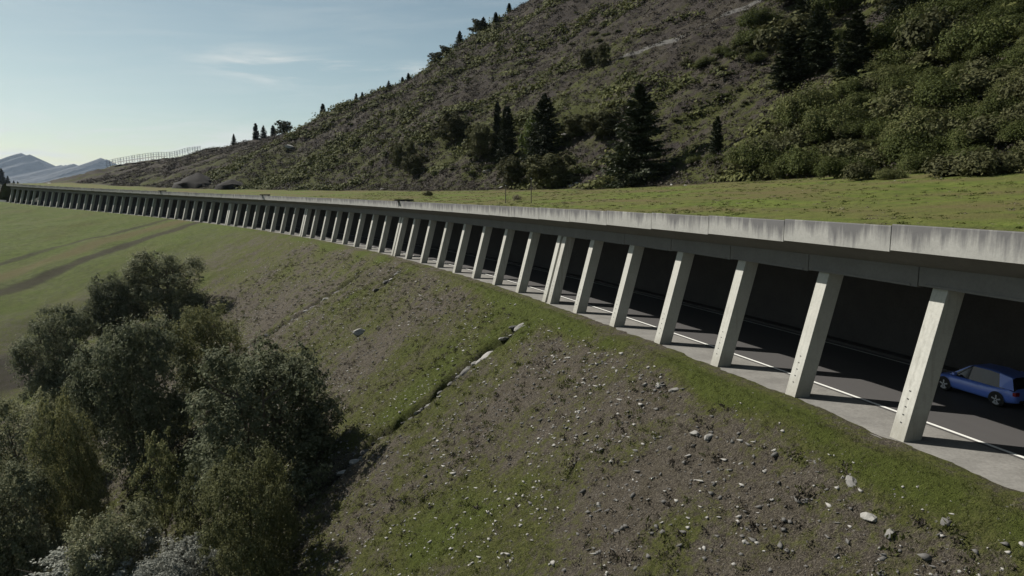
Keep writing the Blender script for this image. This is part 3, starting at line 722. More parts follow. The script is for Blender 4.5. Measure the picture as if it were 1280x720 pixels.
grow('birch_tree', 'slim', 209, 512, 690, 62, 'narrow pointed young tree standing free in the dark gap between the crowns', 'tree', G1, 0, own=.62)
grow('birch_tree', 'birch', 315, 546, 745, 122, 'yellowish birch with fine sparkling leaves, nearest on the slope side', 'tree', G1, 0)
grow('birch_tree', 'slim', 252, 560, 700, 52, 'thin pale sapling pressed against the yellowish birch', 'tree', G1, 0, own=.62)
grow('alder_tree', 'alder', 8, 560, 760, 150, 'dark alder cut by the left edge near the bottom', 'tree', G1, 2)
grow('alder_tree', 'alder', 150, 610, 790, 130, 'deeply shaded alder between the slender birch and the silver willow', 'tree', G1, 1)
grow('willow_shrub', 'willow', 135, 655, 800, 205, 'silver grey willow bush at the very bottom of the hollow', 'bush', None, 0)
grow('willow_shrub', 'willow', 228, 664, 790, 130, 'smaller grey willow bush touching the right side of the silver one', 'bush', None, 0)
# ---- conifers and broadleaved trees on the mountain side
GH = 'conifers standing on the heath slope'
H = lambda *a, **k: grow(*a, which='high', **k)
H('spruce_tree', 'spruce', 797, 106, 233, 98, 'largest ragged spruce at the foot of the heath slope, throwing a black shadow right', group=GH, var=0, own=.58)
H('spruce_tree', 'spruce', 680, 118, 202, 62, 'dark broad spruce behind the lime green bush', group=GH, var=1, own=.58)
H('spruce_tree', 'column', 634, 134, 200, 26, 'narrow dark spruce left of the lime green bush', group=GH, var=0, own=.34)
H('spruce_tree', 'column', 622, 128, 196, 15, 'thin spire of a spruce just behind the narrow dark one', group=GH, var=1, own=.34)
H('spruce_tree', 'column', 895, 146, 193, 19, 'small column shaped conifer alone between the big spruce and the green thicket', group=GH, var=1, own=.34)
H('spruce_tree', 'column', 986, 42, 112, 48, 'dark column conifer, lowest of the cluster high on the slope', group=GH, var=0, own=.34)
H('spruce_tree', 'column', 1021, 10, 90, 42, 'middle conifer of the high cluster with an open patch of stones below', group=GH, var=1, own=.34)
H('spruce_tree', 'column', 1067, 18, 100, 46, 'straight sided black conifer on the right of the high cluster', group=GH, var=0, own=.34)
H('spruce_tree', 'spruce', 1003, -14, 50, 42, 'conifer at the top of the high cluster, cut by the upper edge', group=GH, var=1, own=.58)
H('spruce_tree', 'spruce', 1130, -40, 34, 60, 'dark conifer at the upper edge above the thicket', group=GH, var=0, own=.58)
H('lime_tree', 'lime', 663, 140, 200, 34, 'bright lime green bush like tree between two dark spruces')
GB = 'leafy bushes on the heath slope'
for px, yt, yb, w, k, lb in [(497, 176, 208, 24, 'ochre', 'pale olive upright bush on the lower slope, left one of three'), (514, 172, 206, 20, 'ochre', 'slim olive bush behind the round one on the lower slope'),
        (519, 190, 220, 36, 'ochre', 'round dark olive bush in front of the two upright ones'), (565, 138, 176, 60, 'ochre', 'wide olive bush left of the narrow spruces'), (600, 150, 196, 50, 'ochre', 'loose olive bush touching the narrow spruces'),
        (690, 186, 235, 70, 'ochre', 'grey green bush at the meadow edge below the broad dark spruce'), (640, 190, 236, 46, 'ochre', 'grey green bush at the meadow edge above the two poles'), (720, 140, 172, 60, 'shrub', 'long dark bush behind the largest spruce'),
        (755, 134, 172, 60, 'shrub', 'hedge like green bush running into the largest spruce'), (752, 52, 84, 26, 'ochre', 'rounded dull bush high on the middle slope'), (735, 58, 86, 22, 'ochre', 'pale dull bush beside the rounded one high on the slope')]:
    grow('leafy_bush', k if k in CR else 'ochre', px, yt, yb, w, lb, 'bush', GB, which='high')
# ---- trees standing on the skyline: top of the ground in that direction
pxh, pyh, dh = project(co_h[:, 0], co_h[:, 1], co_h[:, 2]); okh = (co_h[:, 1] > 30)
def skyline(px, tol=1.2):
    m = okh & (np.abs(pxh-px) < tol); i = np.argmin(np.where(m, pyh, 1e9)); return Vector(co_h[i]), float(dh[i]), float(pyh[i])
def ridge_tree(px, ht, w, kind, label, var=0, own=.34):
    p, d, y = skyline(px); h = ht/880*d; tree('ridge_tree', kind, p, h, w/880*d/(own*h), label, 'tree', 'trees standing on the skyline', var, .05*h)
for a in [(293, 14, 8, 'spruce', 'small dark conifer lowest on the skyline', 0, .58), (319, 21, 9, 'column', 'tallest of the three close conifers on the skyline'), (330, 17, 11, 'spruce', 'middle of the three close conifers on the skyline', 0, .58),
          (342, 15, 8, 'column', 'third of the three close conifers, beside the round tree', 1), (354, 20, 18, 'ochre', 'round broadleaved tree on the skyline right of three conifers', 0, .7), (403, 15, 9, 'column', 'lone egg shaped conifer on the skyline'),
          (446, 9, 5, 'column', 'first tiny conifer tip above the bushes on the rising skyline'), (452, 9, 5, 'column', 'second tiny conifer tip, touching the first on the skyline'), (486, 10, 8, 'spruce', 'small conifer on the skyline below the steep part', 0, .58),
          (502, 8, 6, 'column', 'tiny conifer on the skyline left of a taller tip'), (510, 10, 6, 'column', 'pointed tip just right of the tiny conifer on the skyline'), (543, 17, 16, 'ochre', 'scraggy open topped tree at the start of the steep skyline', 0, .7),
          (556, 14, 18, 'ochre', 'dense bush right of the scraggy tree on the skyline', 0, .7), (574, 20, 15, 'spruce', 'dark ragged tree halfway up the steep skyline', 0, .58), (597, 18, 20, 'ochre', 'bulky dark bush high on the steep skyline', 0, .7),
          (605, 16, 14, 'spruce', 'dark tree right behind the bulky bush high on the skyline', 1, .58), (620, 12, 8, 'column', 'small upright tree near the top of the visible skyline'), (636, 12, 8, 'column', 'last upright tree before the skyline leaves the picture')]:
    ridge_tree(*a)
# trees on the dark spur at far left
for i, (px, hh, w) in enumerate([(4, 16, 12), (10, 19, 10), (17, 12, 12), (24, 9, 8), (29, 10, 7)]):
    X = (px-640)/880*700; z = spur_z(X, 700); h = hh/880*700
    tree('ridge_tree', 'spruce', Vector((X, 700, z)), h, 1.1, ['first dark conifer on the wooded spur from the left edge', 'tallest dark conifer on the wooded spur', 'broad dark conifer on the spur just below the tallest', 'small conifer low on the wooded spur', 'last small conifer where the wooded spur meets the meadow'][i], 'tree', 'conifers on the far wooded spur', i, .06*h)
# ---- shrubs
def shrub_mesh(name, seed, mat, n=230, per=15, leaf=.055, flat=.75):
    """dome of radius about 1"""
    rg = np.random.default_rng(seed); O = []; D = []; L = []
    for k in range(9):
        a = rg.random()*6.28; rr = .62*rg.random()**.6; c = (rr*math.cos(a), rr*math.sin(a), (.25+.35*rg.random()*(1-rr))*flat); m = n//9
        d = rdir(m, rg); d[:, 2] = np.abs(d[:, 2])*1.0-.1; O.append(np.repeat(np.array([c]), m, 0)); D.append(unit(d)); L.append((.30+.22*rg.random(m)))
    c, a, b = spray_leaves(np.concatenate(O), np.concatenate(D), np.concatenate(L), per, leaf, rg, .05, .3, .13)
    return leaf_mesh(name, c, a, b, np.clip(.5+.25*rg.normal(size=len(c)), 0, 1), mat)
SH = [shrub_mesh('shrub_foliage', 100+i, M['shrub'], 420, 26, .027) for i in range(4)]; SHO = [shrub_mesh('olive_foliage', 110+i, M['ochre'], 220, 14, .055) for i in range(2)]
rs = random.Random(7)
def inpoly(x, y, pl):
    c = False
    for i in range(len(pl)):
        (x1, y1), (x2, y2) = pl[i], pl[i-1]
        if (y1 > y) != (y2 > y) and x < (x2-x1)*(y-y1)/(y2-y1)+x1: c = not c
    return c
def shrub(px, py, wpx, meshes, label, group, zf=None):
    p, d = pick(px, py, 'high')
    if p is None: return
    r = wpx/880*p.y*.5; o = link('shrub', rs.choice(meshes), None, None, (p.x, p.y, p.z-.1*r), rs.random()*6.28)
    o.scale = (r*rs.uniform(.85, 1.2), r*rs.uniform(.85, 1.2), r*(zf or rs.uniform(.8, 1.35))); tag(o, label, 'shrub', group)
thick = [(940, 225), (960, 170), (1000, 150), (1040, 120), (1100, 100), (1120, 60), (1150, -5), (1300, -20), (1300, 205), (1180, 222)]
n = 0; pts = []
while n < 150:
    x, y = rs.uniform(930, 1300), rs.uniform(-20, 222)
    if not inpoly(x, y, thick) or any((x-a)**2+(y-b)**2 < 260 for a, b in pts):
        if rs.random() > .02: continue
    pts.append((x, y)); n += 1; shrub(x, y+4, rs.choice((40, 55, 70, 100))*rs.uniform(.85, 1.15), SH if rs.random() < .72 else SHO, 'green shrub grown into the dense thicket covering the right of the slope', 'shrubs of the dense thicket')
for (xa, ya, xb, yb, k, lb, gr) in [(855, 92, 925, 62, 7, 'green shrub in the hedge like band high on the slope left of the conifers', 'shrubs of the upper band'), (960, 82, 910, 60, 3, 'green shrub in the hedge like band high on the slope left of the conifers', 'shrubs of the upper band'),
        (700, 172, 770, 152, 7, 'dark green shrub in the band running into the largest spruce', 'shrubs of the spruce band'), (870, 208, 960, 200, 8, 'low green shrub below the small column shaped conifer', 'shrubs below the small conifer'),
        (610, 215, 740, 222, 12, 'grey green shrub along the meadow edge below the broad spruce', 'shrubs at the meadow edge'), (980, 60, 1110, 108, 9, 'shrub growing at the foot of the high conifer cluster', 'shrubs at the high conifers')]:
    for i in range(k):
        t = (i+.5)/k; shrub(xa+(xb-xa)*t+rs.uniform(-6, 6), ya+(yb-ya)*t+rs.uniform(-7, 7), rs.uniform(20, 34), SH if rs.random() < .7 else SHO, lb, gr)
# scattered shrubs over the rest of the slope, thinning into the heath
n = 0
while n < 150:
    x, y = rs.uniform(330, 1120), rs.uniform(0, 232); p, d = pick(x, y, 'high')
    if p is None or p.z < 10: continue
    q = float(fbm(np.array(p.x/18), np.array(p.y/18), 2, 301))
    if q < .05: continue
    n += 1; shrub(x, y, rs.uniform(9, 24)*(.6+.4*min(1, 120/p.y)), SHO if rs.random() < .6 else SH, 'low olive shrub scattered on the open heath slope', 'scattered shrubs of the heath slope', .6)
# ---- heath: countless low cushions and tufts all over the slope
def clumps(name, N, sampler, size, per, mat, seed, label, cat, upright=.5, kind='stuff', flat=.5):
    rg = np.random.default_rng(seed); c0, sz, nrm = sampler(N, rg, size); n = len(c0)
    off = rg.normal(size=(n, per, 3))*np.array([.5, .5, .22*2*flat]); off[..., 2] = np.abs(off[..., 2])
    c = (c0[:, None]+off*sz[:, None, None]).reshape(-1, 3); s = np.repeat(sz, per)[:, None]
    if upright > .9: d = unit(rdir(n*per, rg)+np.array([0, 0, upright])); a = d*s*.26*(.6+.8*rg.random((n*per, 1))); b = unit(np.cross(d, rdir(n*per, rg)))*s*.10
    else:
        nrm = unit(off.reshape(-1, 3)*1.1+np.array([0, 0, .7])+.55*rdir(n*per, rg)); a, b = oriented(nrm, 1.0, rg, .6); a = a*s*.20; b = b*s*.20
    t = np.repeat(np.clip(.5+.2*rg.normal(size=n), 0, 1), per)+.12*rg.normal(size=n*per)
    o = link(name, leaf_mesh(name, c, a, b, np.clip(t, 0, 1), mat)); tag(o, label, cat, None, kind); return o
def slope_sampler(cond, smax=330, vmax=140, bias=1.3):
    def f(N, rg, size):
        out = []; tot = 0
        while tot < N:
            s = -30+(smax+30)*rg.random(N*2)**bias; v = edge_w(s)+.5+(vmax)*rg.random(N*2)**1.25; X, Y = P(s, v)
            ok = cond(s, v, X, Y, rg) & (Y > 25) & (np.abs(X/np.maximum(Y, 1)) < .95); s, v, X, Y = s[ok], v[ok], X[ok], Y[ok]; Z = high_z(s, v); out.append(np.stack([X, Y, Z], -1)); tot += len(X)
        c = np.concatenate(out)[:N]; sz = size*(.45+1.0*rg.random(len(c))**1.6)*(1+c[:, 1]/260); return c, sz, None
    return f
def g_mask(s, v, X, Y, k): return fbm((s-.6*v)/30, (v+.6*s)/7, 3, 401)+.5*fbm(X/7, Y/7, 2, 402)+k
clumps('heath', 30000, slope_sampler(lambda s, v, X, Y, rg: g_mask(s, v, X, Y, 0) < .22), .50, 22, M['heathc'], 5, 'brown mauve heath covering the mountain slope', 'heath')
clumps('undergrowth', 9500, slope_sampler(lambda s, v, X, Y, rg: g_mask(s, v, X, Y, 0)+.12*(s < 70) > .14, 245), .95, 30, M['heathg'], 6, 'low green undergrowth in bands across the mountain slope', 'undergrowth')
# ---- grass on the embankment near the camera
def blades(name, N, mat, seed, cond, hmin, hmax, wid, label, flat=.0, vr=(-1.0, -34), sr=(-16, 75)):
    rg = np.random.default_rng(seed); s = sr[0]+(sr[1]-sr[0])*rg.random(N*3)**1.3; v = vr[0]+(vr[1]-vr[0])*rg.random(N*3); X, Y = P(s, v); g = f_green(s, v, X, Y, None)
    ok = cond(s, v, X, Y, g, rg); s, v, X, Y = s[ok][:N], v[ok][:N], X[ok][:N], Y[ok][:N]
    # tufts: several blades share a foot
    k = 5; s = np.repeat(s, k)+rg.normal(size=len(s)*k)*.06; v = np.repeat(v, k)+rg.normal(size=len(v)*k)*.06; X, Y = P(s, v); Z = low_z(s, v); n = len(s)
    d = rdir(n, rg); d[:, 2] = np.abs(d[:, 2])*(1-flat)+.9*(1-flat); d = unit(d); h = (hmin+(hmax-hmin)*rg.random((n, 1))**2); w = unit(np.cross(d, rdir(n, rg)))*wid
    c = np.stack([X, Y, Z+.01], -1); V = np.stack([c-w, c+w, c+d*h], 1).reshape(-1, 3); me = mesh_np(name, V, np.arange(n*3).reshape(n, 3)); attr(me, 'tint', np.repeat(np.clip(.5+.28*rg.normal(size=n), 0, 1), 3)); me.materials.append(mat)
    tag(link(name, me), label, 'grass', None, 'stuff')
blades('grass', 42000, M['blade'], 3, lambda s, v, X, Y, g, rg: g+.35*fbm(X/1.1, Y/1.1, 3, 501)+.1*rg.normal(size=len(s)) > .50, .05, .17, .009, 'short green grass growing on the embankment')
blades('grass', 26000, M['straw'], 4, lambda s, v, X, Y, g, rg: g+.5*fbm(X/2, Y/2, 3, 502)+.2*rg.normal(size=len(s)) < .62, .06, .26, .0055, 'dry straw coloured grass stalks on the embankment', .35)
# tussocks
def low_sampler(cond, sr=(-14, 110), vr=(-2.2, -38)):
    def f(N, rg, size):
        s = sr[0]+(sr[1]-sr[0])*rg.random(N*5)**1.25; v = vr[0]+(vr[1]-vr[0])*rg.random(N*5); X, Y = P(s, v); ok = cond(s, v, X, Y, rg); X, Y, s, v = X[ok][:N], Y[ok][:N], s[ok][:N], v[ok][:N]
        return np.stack([X, Y, low_z(s, v)], -1), size*(.4+1.1*rg.random(len(X))**2), None
    return f
clumps('tussocks', 5200, low_sampler(lambda s, v, X, Y, rg: fbm(X/4, Y/4, 3, 701)+.3*rg.normal(size=len(X)) > .05), .26, 26, M['blade'], 15, 'dark green tussocks dotted over the embankment', 'tussocks', 1.2)
clumps('dry_tussocks', 6500, low_sampler(lambda s, v, X, Y, rg: fbm(X/4, Y/4, 3, 702)+.3*rg.normal(size=len(X)) > .0), .24, 22, M['heathc'], 16, 'brown withered tussocks dotted over the embankment', 'tussocks', 1.0)
def meadow_sampler(N, rg, size):
    s = -25+150*rg.random(N*3)**1.3; v = .3+30*rg.random(N*3)**1.2; X, Y = P(s, v); ok = (v < edge_w(s)+.5) & (fbm(X/3, Y/3, 3, 711)+.3*rg.normal(size=len(X)) > .05); X, Y, s, v = X[ok][:N], Y[ok][:N], s[ok][:N], v[ok][:N]
    return np.stack([X, Y, high_z(s, v)], -1), size*(.4+1.0*rg.random(len(X))**2), None
clumps('meadow_grass', 5000, meadow_sampler, .20, 20, M['meadowtuft'], 18, 'tufts of grass standing in the meadow above the gallery roof', 'grass', .5, flat=.25)
clumps('dry_meadow_grass', 1500, meadow_sampler, .18, 18, M['straw'], 19, 'withered pale tufts in the meadow above the gallery roof', 'grass', .5, flat=.25)
# ---- stones
def rock_mesh(seed):
    rg = np.random.default_rng(seed); bm = bmesh.new(); bmesh.ops.create_icosphere(bm, subdivisions=2, radius=1)
    ax = rdir(9, rg); lim = .45+.35*rg.random(9)
    for vv in bm.verts:
        p = np.array(vv.co)
        for a, l in zip(ax, lim):
            q = p@a
            if q > l: p = p-a*(q-l)*.92
        p = p*np.array([1.0, .72, .48])+rg.normal(size=3)*.02; vv.co = Vector(p)
    me = bpy.data.meshes.new('rock'); bm.to_mesh(me); bm.free(); return me
RK = [rock_mesh(200+i) for i in range(7)]; RKM = []
for me in RK:
    b = me.copy(); me.materials.append(M['rock']); b.materials.append(M['rockd']); RKM.append(b)
NR = [0]
def rock(x, y, size, pale, label, group, flatz=1, rz=None, big=None, elong=1.0, sink=.15):
    p = drop(x, y); o = link('rock', rs.choice(RK if pale else RKM), None, None, (x, y, p.z-size*.35*sink)); o.rotation_euler = (rs.uniform(-.4, .4), rs.uniform(-.5, .1), rs.random()*6.28 if rz is None else rz)
    o.scale = (size*elong, size, size*flatz); tag(o, label, 'rock', group); NR[0] += 1
for q, (a, b, w0, w1, dp) in enumerate(RUNNELS):
    N = (44, 18, 7)[q]
    for i in range(N):
        t = (i+rs.random())/N
        w = w0+(w1-w0)*t; sc = a+(b-a)*t+.5*float(noise(np.array(w/3.1), np.array(float(a)), 5)); x, y = P(sc-.45+.6*rs.random(), -(w+1.5))
        rock(float(x), float(y), rs.uniform(.2, .62)*(1.1 if q else 1), rs.random() < .4, ['stone lining the long dark runnel that cuts down the middle of the embankment', 'stone in the farther runnel left of the large pale slab', 'stone in the little heap below the crest between the two runnels'][q], ['stones of the long runnel', 'stones of the far runnel', 'stones of the crest heap'][q], .8, rz=heading(sc)+rs.uniform(-.5, .5), elong=1.1)
for px, py, sz, lb in [(451, 417, .95, 'large pale flat slab alone on the grassy embankment between the two runnels'), (868, 543, .30, 'pale block beside a dark grassy hollow below the third pillar'), (886, 547, .28, 'second pale block of the pair beside the dark grassy hollow'),
        (1065, 602, .30, 'bright white flat stone on the bare ground below the nearest pillars'), (806, 482, .26, 'upright pale stone in the bare patch, left of a group of three'), (823, 483, .26, 'middle pale stone of the group of three in the bare patch'), (843, 488, .28, 'pointed pale stone, right one of three in the bare patch'),
        (1087, 648, .28, 'pale stone low on the slope below the white flat one'), (1113, 668, .24, 'pale splintered stone just right of the lower pale one'), (748, 632, .22, 'small white stone in short green grass on the lower slope'), (1182, 655, .26, 'half buried grey boulder at right near the bottom')]:
    p, d = pick(px, py, 'low')
    if p: rock(p.x, p.y, sz*.95, 'grey' not in lb, lb, None, 1.2, elong=1.1, sink=-.3)
n = 0
while n < 165:
    s = -12+100*rs.random()**1.5; v = -2.5-30*rs.random(); x, y = P(s, v); x, y = float(x), float(y)
    dens = float(fbm(np.array(x/6), np.array(y/6), 2, 601))
    if dens < rs.uniform(-.35, .25): continue
    if abs(x/max(y, 1)) > .85: continue
    n += 1; rock(x, y, .06+.17*rs.random()**2.2, rs.random() < .7, 'pale stone lying loose on the grassy embankment', 'loose stones on the embankment', rs.uniform(.6, 1))
def gravel(name, N, smin, smax, mat, seed, label, cond, sr=(-14, 120), vr=(-1.8, -36)):
    rg = np.random.default_rng(seed); s = sr[0]+(sr[1]-sr[0])*rg.random(N*4)**1.3; v = vr[0]+(vr[1]-vr[0])*rg.random(N*4); X, Y = P(s, v); ok = cond(s, v, X, Y, rg); X, Y, s, v = X[ok][:N], Y[ok][:N], s[ok][:N], v[ok][:N]; Z = low_z(s, v); n = len(X)
    base = unit(np.array([[1, 0, 0], [-1, 0, 0], [0, 1, 0], [0, -1, 0], [0, 0, 1], [0, 0, -1.]])); F0 = np.array([[0, 2, 4], [2, 1, 4], [1, 3, 4], [3, 0, 4], [2, 0, 5], [1, 2, 5], [3, 1, 5], [0, 3, 5]])
    sz = smin+(smax-smin)*rg.random((n, 1, 1))**3.6; V = base[None]*(.4+.9*rg.random((n, 6, 1)))*sz*np.array([1.3, .85, .38])*(.65+.7*rg.random((n, 1, 3))); th = rg.random(n)*6.28
    x = V[..., 0]*np.cos(th)[:, None]-V[..., 1]*np.sin(th)[:, None]; y = V[..., 0]*np.sin(th)[:, None]+V[..., 1]*np.cos(th)[:, None]
    V = np.stack([x, y, V[..., 2]+rg.normal(size=(n, 6))*sz[:, :, 0]*.2], -1)+np.stack([X, Y, Z+.01], -1)[:, None]; F = (F0[None]+(np.arange(n)*6)[:, None, None]).reshape(-1, 3)
    tag(link(name, mesh_np(name, V.reshape(-1, 3), F), mat), label, 'gravel', None, 'stuff')
gravel('gravel', 18000, .020, .17, M['rock'], 8, 'small pale stones strewn through the embankment grass', lambda s, v, X, Y, rg: 1.3*fbm(X/4, Y/4, 4, 602)+.18*rg.normal(size=len(X)) + .25*np.exp(-((s-14)/12)**2) > .05)
gravel('gravel', 24000, .022, .18, M['rockd'], 9, 'grey brown clods and small stones on the bare earth of the embankment', lambda s, v, X, Y, rg: f_green(s, v, X, Y, None)+.2*rg.normal(size=len(X)) < .42)
# boulders along the upper meadow edge
for px, py, sz in [(563, 224, .0), (608, 214, .9), (628, 234, .7), (660, 232, .6), (715, 232, .8), (722, 229, .6), (857, 232, .5), (478, 236, .6), (362, 184, 1.4), (354, 235, .5), (706, 168, .7), (1176, 223, .35), (1118, 226, .3), (840, 231, .4), (1003, 238, .12), (1175, 213, .3)]:
    if not sz: continue
    p, d = pick(px, py, 'high')
    if p: rock(p.x, p.y, sz*p.y/100*.8, True, 'pale boulder lying on the lower mountain slope or the upper meadow edge', 'boulders of the mountain side', .9)
# ---- two thin poles behind the parapet and the dry thistle between them
for px, ht, lb in ((664, 2.3, 'thin rusty pole behind the parapet, taller of two beside a dry bush'), (632, 1.7, 'thin pole behind the parapet, shorter of two beside a dry bush')):
    p, d = pick(px, 254, 'high'); r = empty('marker_pole', p); tag(r, lb, 'pole')
    mb = MB(); mb.tube([(0, 0, -.3), (0, 0, ht)], [.04, .035], 8); mb.build('post', M['rust'], r); mb = MB(); mb.tube([(0, 0, ht), (0, 0, ht+.06)], [.055, .04], 8); mb.build('cap', M['steel'], r)
p, d = pick(646, 252, 'high')
o = link('dry_bush', shrub_mesh('dry_bush', 133, M['straw'], 120, 9, .05), None, None, p); o.scale = (.9, .9, 1.0); tag(o, 'pale dry leafless bush between the two thin poles', 'bush')
for px, py, r_, lb in ((534, 246, 1.1, 'dark bush beside the largest water chute'),):
    p, d = pick(px, py, 'high'); o = link('dark_bush', SHO[0], None, None, p); o.scale = (r_, r_, r_*1.1); tag(o, lb, 'bush')
# ---- dark earth heaps at the foot of the far slope
for px, w, h, lb in ((249, 60, 17, 'tall dark cone shaped earth heap below the wind fence hill'), (290, 42, 9, 'low dark earth heap right of the tall cone shaped one')):
    p, d = pick(px, 233, 'high')
    if p is None: continue
    mb = MB(); n = 28; rw = w/880*p.y*.5; rh = h/880*p.y; rg = np.random.default_rng(px); rows = 9; vs = [(0, 0, rh)]
    for j in range(1, rows+1):
        t = j/rows
        for k in range(n):
            a = 2*math.pi*k/n; rr = rw*t*(1+.10*math.sin(3*a+px)+.05*rg.normal()); vs.append((rr*math.cos(a), rr*math.sin(a), rh*(1-t**1.15)+.02*rh*rg.normal()-(1.5 if j == rows else 0)))
    fs = [(0, 1+k, 1+(k+1) % n) for k in range(n)]+[(1+(j-1)*n+k, 1+j*n+k, 1+j*n+(k+1) % n, 1+(j-1)*n+(k+1) % n) for j in range(1, rows) for k in range(n)]
    mb.add(vs, fs); o = mb.build('earth_heap', simple('dark_earth_%d' % px, (.015, .013, .012), .95, .3, .6), None, loc=p, smooth=True); tag(o, lb, 'earth heap')
# ---- wind fence along the ridge
def fence():
    pts = []
    for px in np.arange(146, 262, 1.0):
        p, d, y = skyline(px, 1.5); pts.append((px, p.x, p.y, p.z, d))
    pts = np.array(pts); k = np.ones(15)/15; sm = lambda a: np.convolve(np.pad(a, 7, mode='edge'), k, 'valid')
    d = 325+(pts[:, 0]-146)*.22; X = (pts[:, 0]-640)/880*d; Y = d*.99; z = sm(np.array([max(drop(x, y).z, CAM_Z+(235.0-skyline(q)[2])/880*dd) for q, x, y, dd in zip(pts[:, 0], X, Y, d)]))
    print('FENCE', np.round(pts[::12, [0, 4]], 0).tolist(), np.round(z[::12], 1).tolist())
    seg = np.hypot(np.diff(X), np.diff(Y)); L = np.concatenate([[0], np.cumsum(seg)]); tot = L[-1]
    r = empty('wind_fence', (X[0], Y[0], z[0])); tag(r, 'long pale curved wind fence of thin uprights along the far ridge', 'fence')
    at = lambda l: Vector((float(np.interp(l, L, X))-X[0], float(np.interp(l, L, Y))-Y[0], float(np.interp(l, L, z))-z[0]))
    n = int(tot/2.6); hh = lambda l: 2.5*math.sin(math.pi*min(.97, max(.10, .12+.88*l/tot)))**.35
    post = MB(); post.tube([(0, 0, -1.2), (0, 0, 1)], [.07, .06], 6); pm = post.mesh('post', [M['net']])
    for i in range(min(n, 95)+1):
        l = tot*i/min(n, 95); o = link('post', pm, None, r, at(l)); o.scale = (1, 1, hh(l))
    for q in (.25, .62, .98):
        mb = MB(); mb.tube([at(l)+Vector((0, 0, hh(l)*q)) for l in np.linspace(0, tot, 90)], [.06]*90, 5); mb.build('rail', M['net'], r)
    sl = MB(); 
    for l in np.arange(0, tot, 1.15):
        a = at(l); sl.box(a.x-.12, a.x+.12, a.y-.02, a.y+.02, a.z-.6, a.z+hh(l)*.97)
    tag(sl.build('slats', M['net'], r), kind='stuff')
    # pale gravel lane at its foot
    mb = MB(); ls = np.linspace(tot*.05, tot*.62, 40); vs = []
    for l in ls:
        a = at(l)+Vector((X[0], Y[0], z[0])); nrm = Vector((a.x, a.y, 0)).normalized(); vs += [tuple(a-nrm*3.5+Vector((0, 0, .15))), tuple(a-nrm*.3+Vector((0, 0, .5)))]
    mb.add(vs, [(2*i, 2*i+1, 2*i+3, 2*i+2) for i in range(len(ls)-1)]); tag(mb.build('path', M['rock'], None), kind='structure')
fence()
# ---------------------------------------------------------------- light, air, camera
SUN_EL = R(40.5); sd = Vector((-.86, .51, 0)).normalized()
toS = Vector((sd.x*math.cos(SUN_EL), sd.y*math.cos(SUN_EL), math.sin(SUN_EL)))
L = bpy.data.lights.new('sun', 'SUN'); L.energy = 5.0; L.angle = R(.53); L.color = (1.0, .955, .87)
lo = bpy.data.objects.new('sun', L); COL.objects.link(lo); lo.rotation_euler = (-toS).to_track_quat('-Z', 'Y').to_euler(); lo.location = (0, 0, 60)
wd = bpy.data.worlds.new('World'); SC.world = wd; wd.use_nodes = True; nt = wd.node_tree; bg = nt.nodes['Background']
sk = nt.nodes.new('ShaderNodeTexSky'); sk.sky_type = 'NISHITA'; sk.sun_disc = False; sk.sun_elevation = SUN_EL; sk.sun_rotation = math.atan2(toS.x, toS.y); sk.altitude = 1800; sk.air_density = 1.0; sk.dust_density = SKY_DUST; sk.ozone_density = 1.0
def wn(t, **k):
    n = nt.nodes.new(t)
    for a, b in k.items():
        if hasattr(n, a): setattr(n, a, b)
        else: n.inputs[a].default_value = b
    return n
def wm(op, a, b=None):
    n = wn('ShaderNodeMath', operation=op)
    for i, v in enumerate((a, b)):
        if v is None: continue
        if isinstance(v, (int, float)): n.inputs[i].default_value = v
        else: nt.links.new(v, n.inputs[i])
    return n.outputs[0]
# thin cirrus: streaks stretched along the horizon, strongest low in the sky
tc = wn('ShaderNodeTexCoord'); sx = wn('ShaderNodeSeparateXYZ'); nt.links.new(tc.outputs['Generated'], sx.inputs[0])
def smooth(v, lo_, hi_):
    m = wn('ShaderNodeMapRange', interpolation_type='SMOOTHSTEP'); m.inputs['From Min'].default_value = lo_; m.inputs['From Max'].default_value = hi_; nt.links.new(v, m.inputs['Value']); return m.outputs['Result']
az = wm('ARCTAN2', sx.outputs['X'], sx.outputs['Y']); el = wm('ARCSINE', sx.outputs['Z'])
cmb = wn('ShaderNodeCombineXYZ'); nt.links.new(wm('MULTIPLY', az, 5.0), cmb.inputs[0]); nt.links.new(wm('MULTIPLY', wm('SUBTRACT', el, wm('MULTIPLY', az, .05)), 42.0), cmb.inputs[1])
ns = wn('ShaderNodeTexNoise', Scale=1.0, Detail=7.0, Roughness=.6, Distortion=.5); nt.links.new(cmb.outputs[0], ns.inputs['Vector'])
def spot(a0, e0, wa, we):
    x = wm('DIVIDE', wm('SUBTRACT', az, a0), wa); y = wm('DIVIDE', wm('SUBTRACT', el, e0), we)
    return wm('EXPONENT', wm('MULTIPLY', wm('ADD', wm('MULTIPLY', x, x), wm('MULTIPLY', y, y)), -1.0))
def ang(px, py): 
    b = (360-py)/880; cp, sp = math.cos(PITCH), math.sin(PITCH); a = (px-640)/880; y = cp+b*sp; z = -sp+b*cp
    return math.atan2(a, y), math.atan(z/math.hypot(a, y))
a1, e1 = ang(330, 84); a2, e2 = ang(430, 84); a3, e3 = ang(90, 188)
msk = wm('ADD', wm('ADD', wm('MULTIPLY', spot(a1, e1, .07, .016), 1.3), wm('MULTIPLY', spot(a2, e2, .10, .008), 1.3)), wm('MULTIPLY', spot(a3, e3, .45, .035), 1.5))
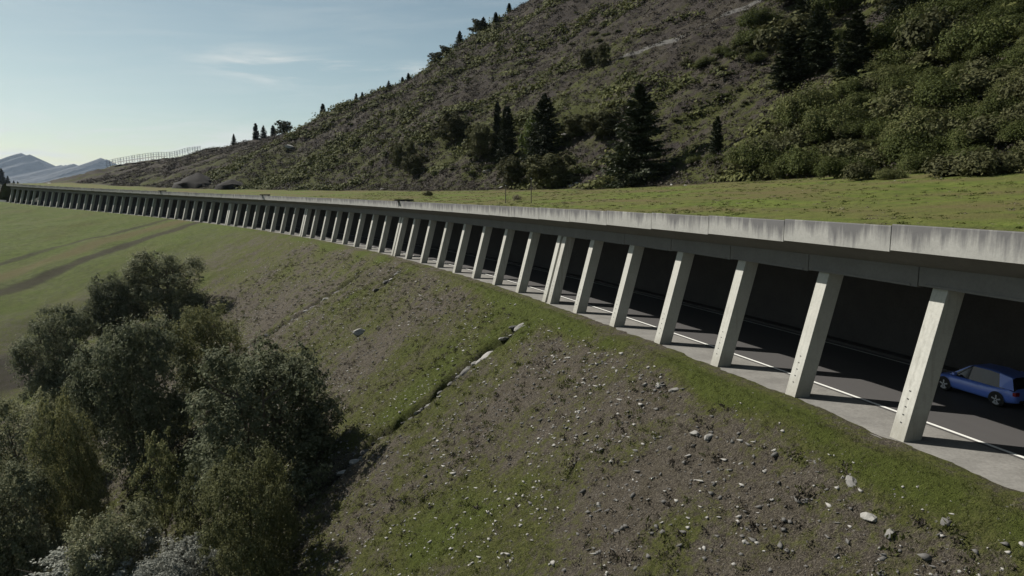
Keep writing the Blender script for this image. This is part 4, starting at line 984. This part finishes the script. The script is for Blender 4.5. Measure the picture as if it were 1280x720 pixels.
msk = wm('ADD', msk, .12)
cl = wm('MULTIPLY', smooth(ns.outputs['Fac'], .40, .72), msk)
mx = wn('ShaderNodeMix', data_type='RGBA'); nt.links.new(wm('MINIMUM', wm('MULTIPLY', cl, 1.0), .9), mx.inputs[0]); tn = wn('ShaderNodeMix', data_type='RGBA', blend_type='MULTIPLY'); tn.inputs[0].default_value = 1; nt.links.new(sk.outputs[0], tn.inputs[6]); tn.inputs[7].default_value = (1.11, 1.11, .88, 1); nt.links.new(tn.outputs[2], mx.inputs[6]); mx.inputs[7].default_value = CLOUD
nt.links.new(mx.outputs[2], bg.inputs['Color']); bg.inputs['Strength'].default_value = SKY_STR
# air between here and the far range
hb = MB(); hb.box(-11500, 11500, -1500, 11500, -66, 1300); hz = hb.build('haze', [], None); tag(hz, kind='stuff')
hm = bpy.data.materials.new('air'); hm.use_nodes = True; hn = hm.node_tree; hn.nodes.clear(); ho = hn.nodes.new('ShaderNodeOutputMaterial'); hv = hn.nodes.new('ShaderNodeVolumePrincipled')
hv.inputs['Color'].default_value = HAZE_COL; hv.inputs['Density'].default_value = HAZE_DEN; hv.inputs['Anisotropy'].default_value = .2; hn.links.new(hv.outputs[0], ho.inputs['Volume']); hz.data.materials.clear(); hz.data.materials.append(hm)
cam = bpy.data.cameras.new('camera'); co = bpy.data.objects.new('camera', cam); COL.objects.link(co); co.location = (0, 0, CAM_Z); co.rotation_euler = (R(90)-PITCH, 0, 0)
cam.sensor_width = 36; cam.lens = 36*880/1280; cam.clip_end = 40000; cam.clip_start = .3; SC.camera = co
SC.view_settings.view_transform = 'Standard'; SC.view_settings.look = 'None'; SC.view_settings.gamma = 1; SC.view_settings.exposure = EXPO; SC.view_settings.use_curve_mapping = False
SC.cycles.max_bounces = 6; SC.cycles.diffuse_bounces = 3; SC.cycles.glossy_bounces = 2; SC.cycles.transmission_bounces = 2; SC.cycles.volume_bounces = 1; SC.cycles.transparent_max_bounces = 8
print('rocks', NR[0], 'objects', len(bpy.data.objects))
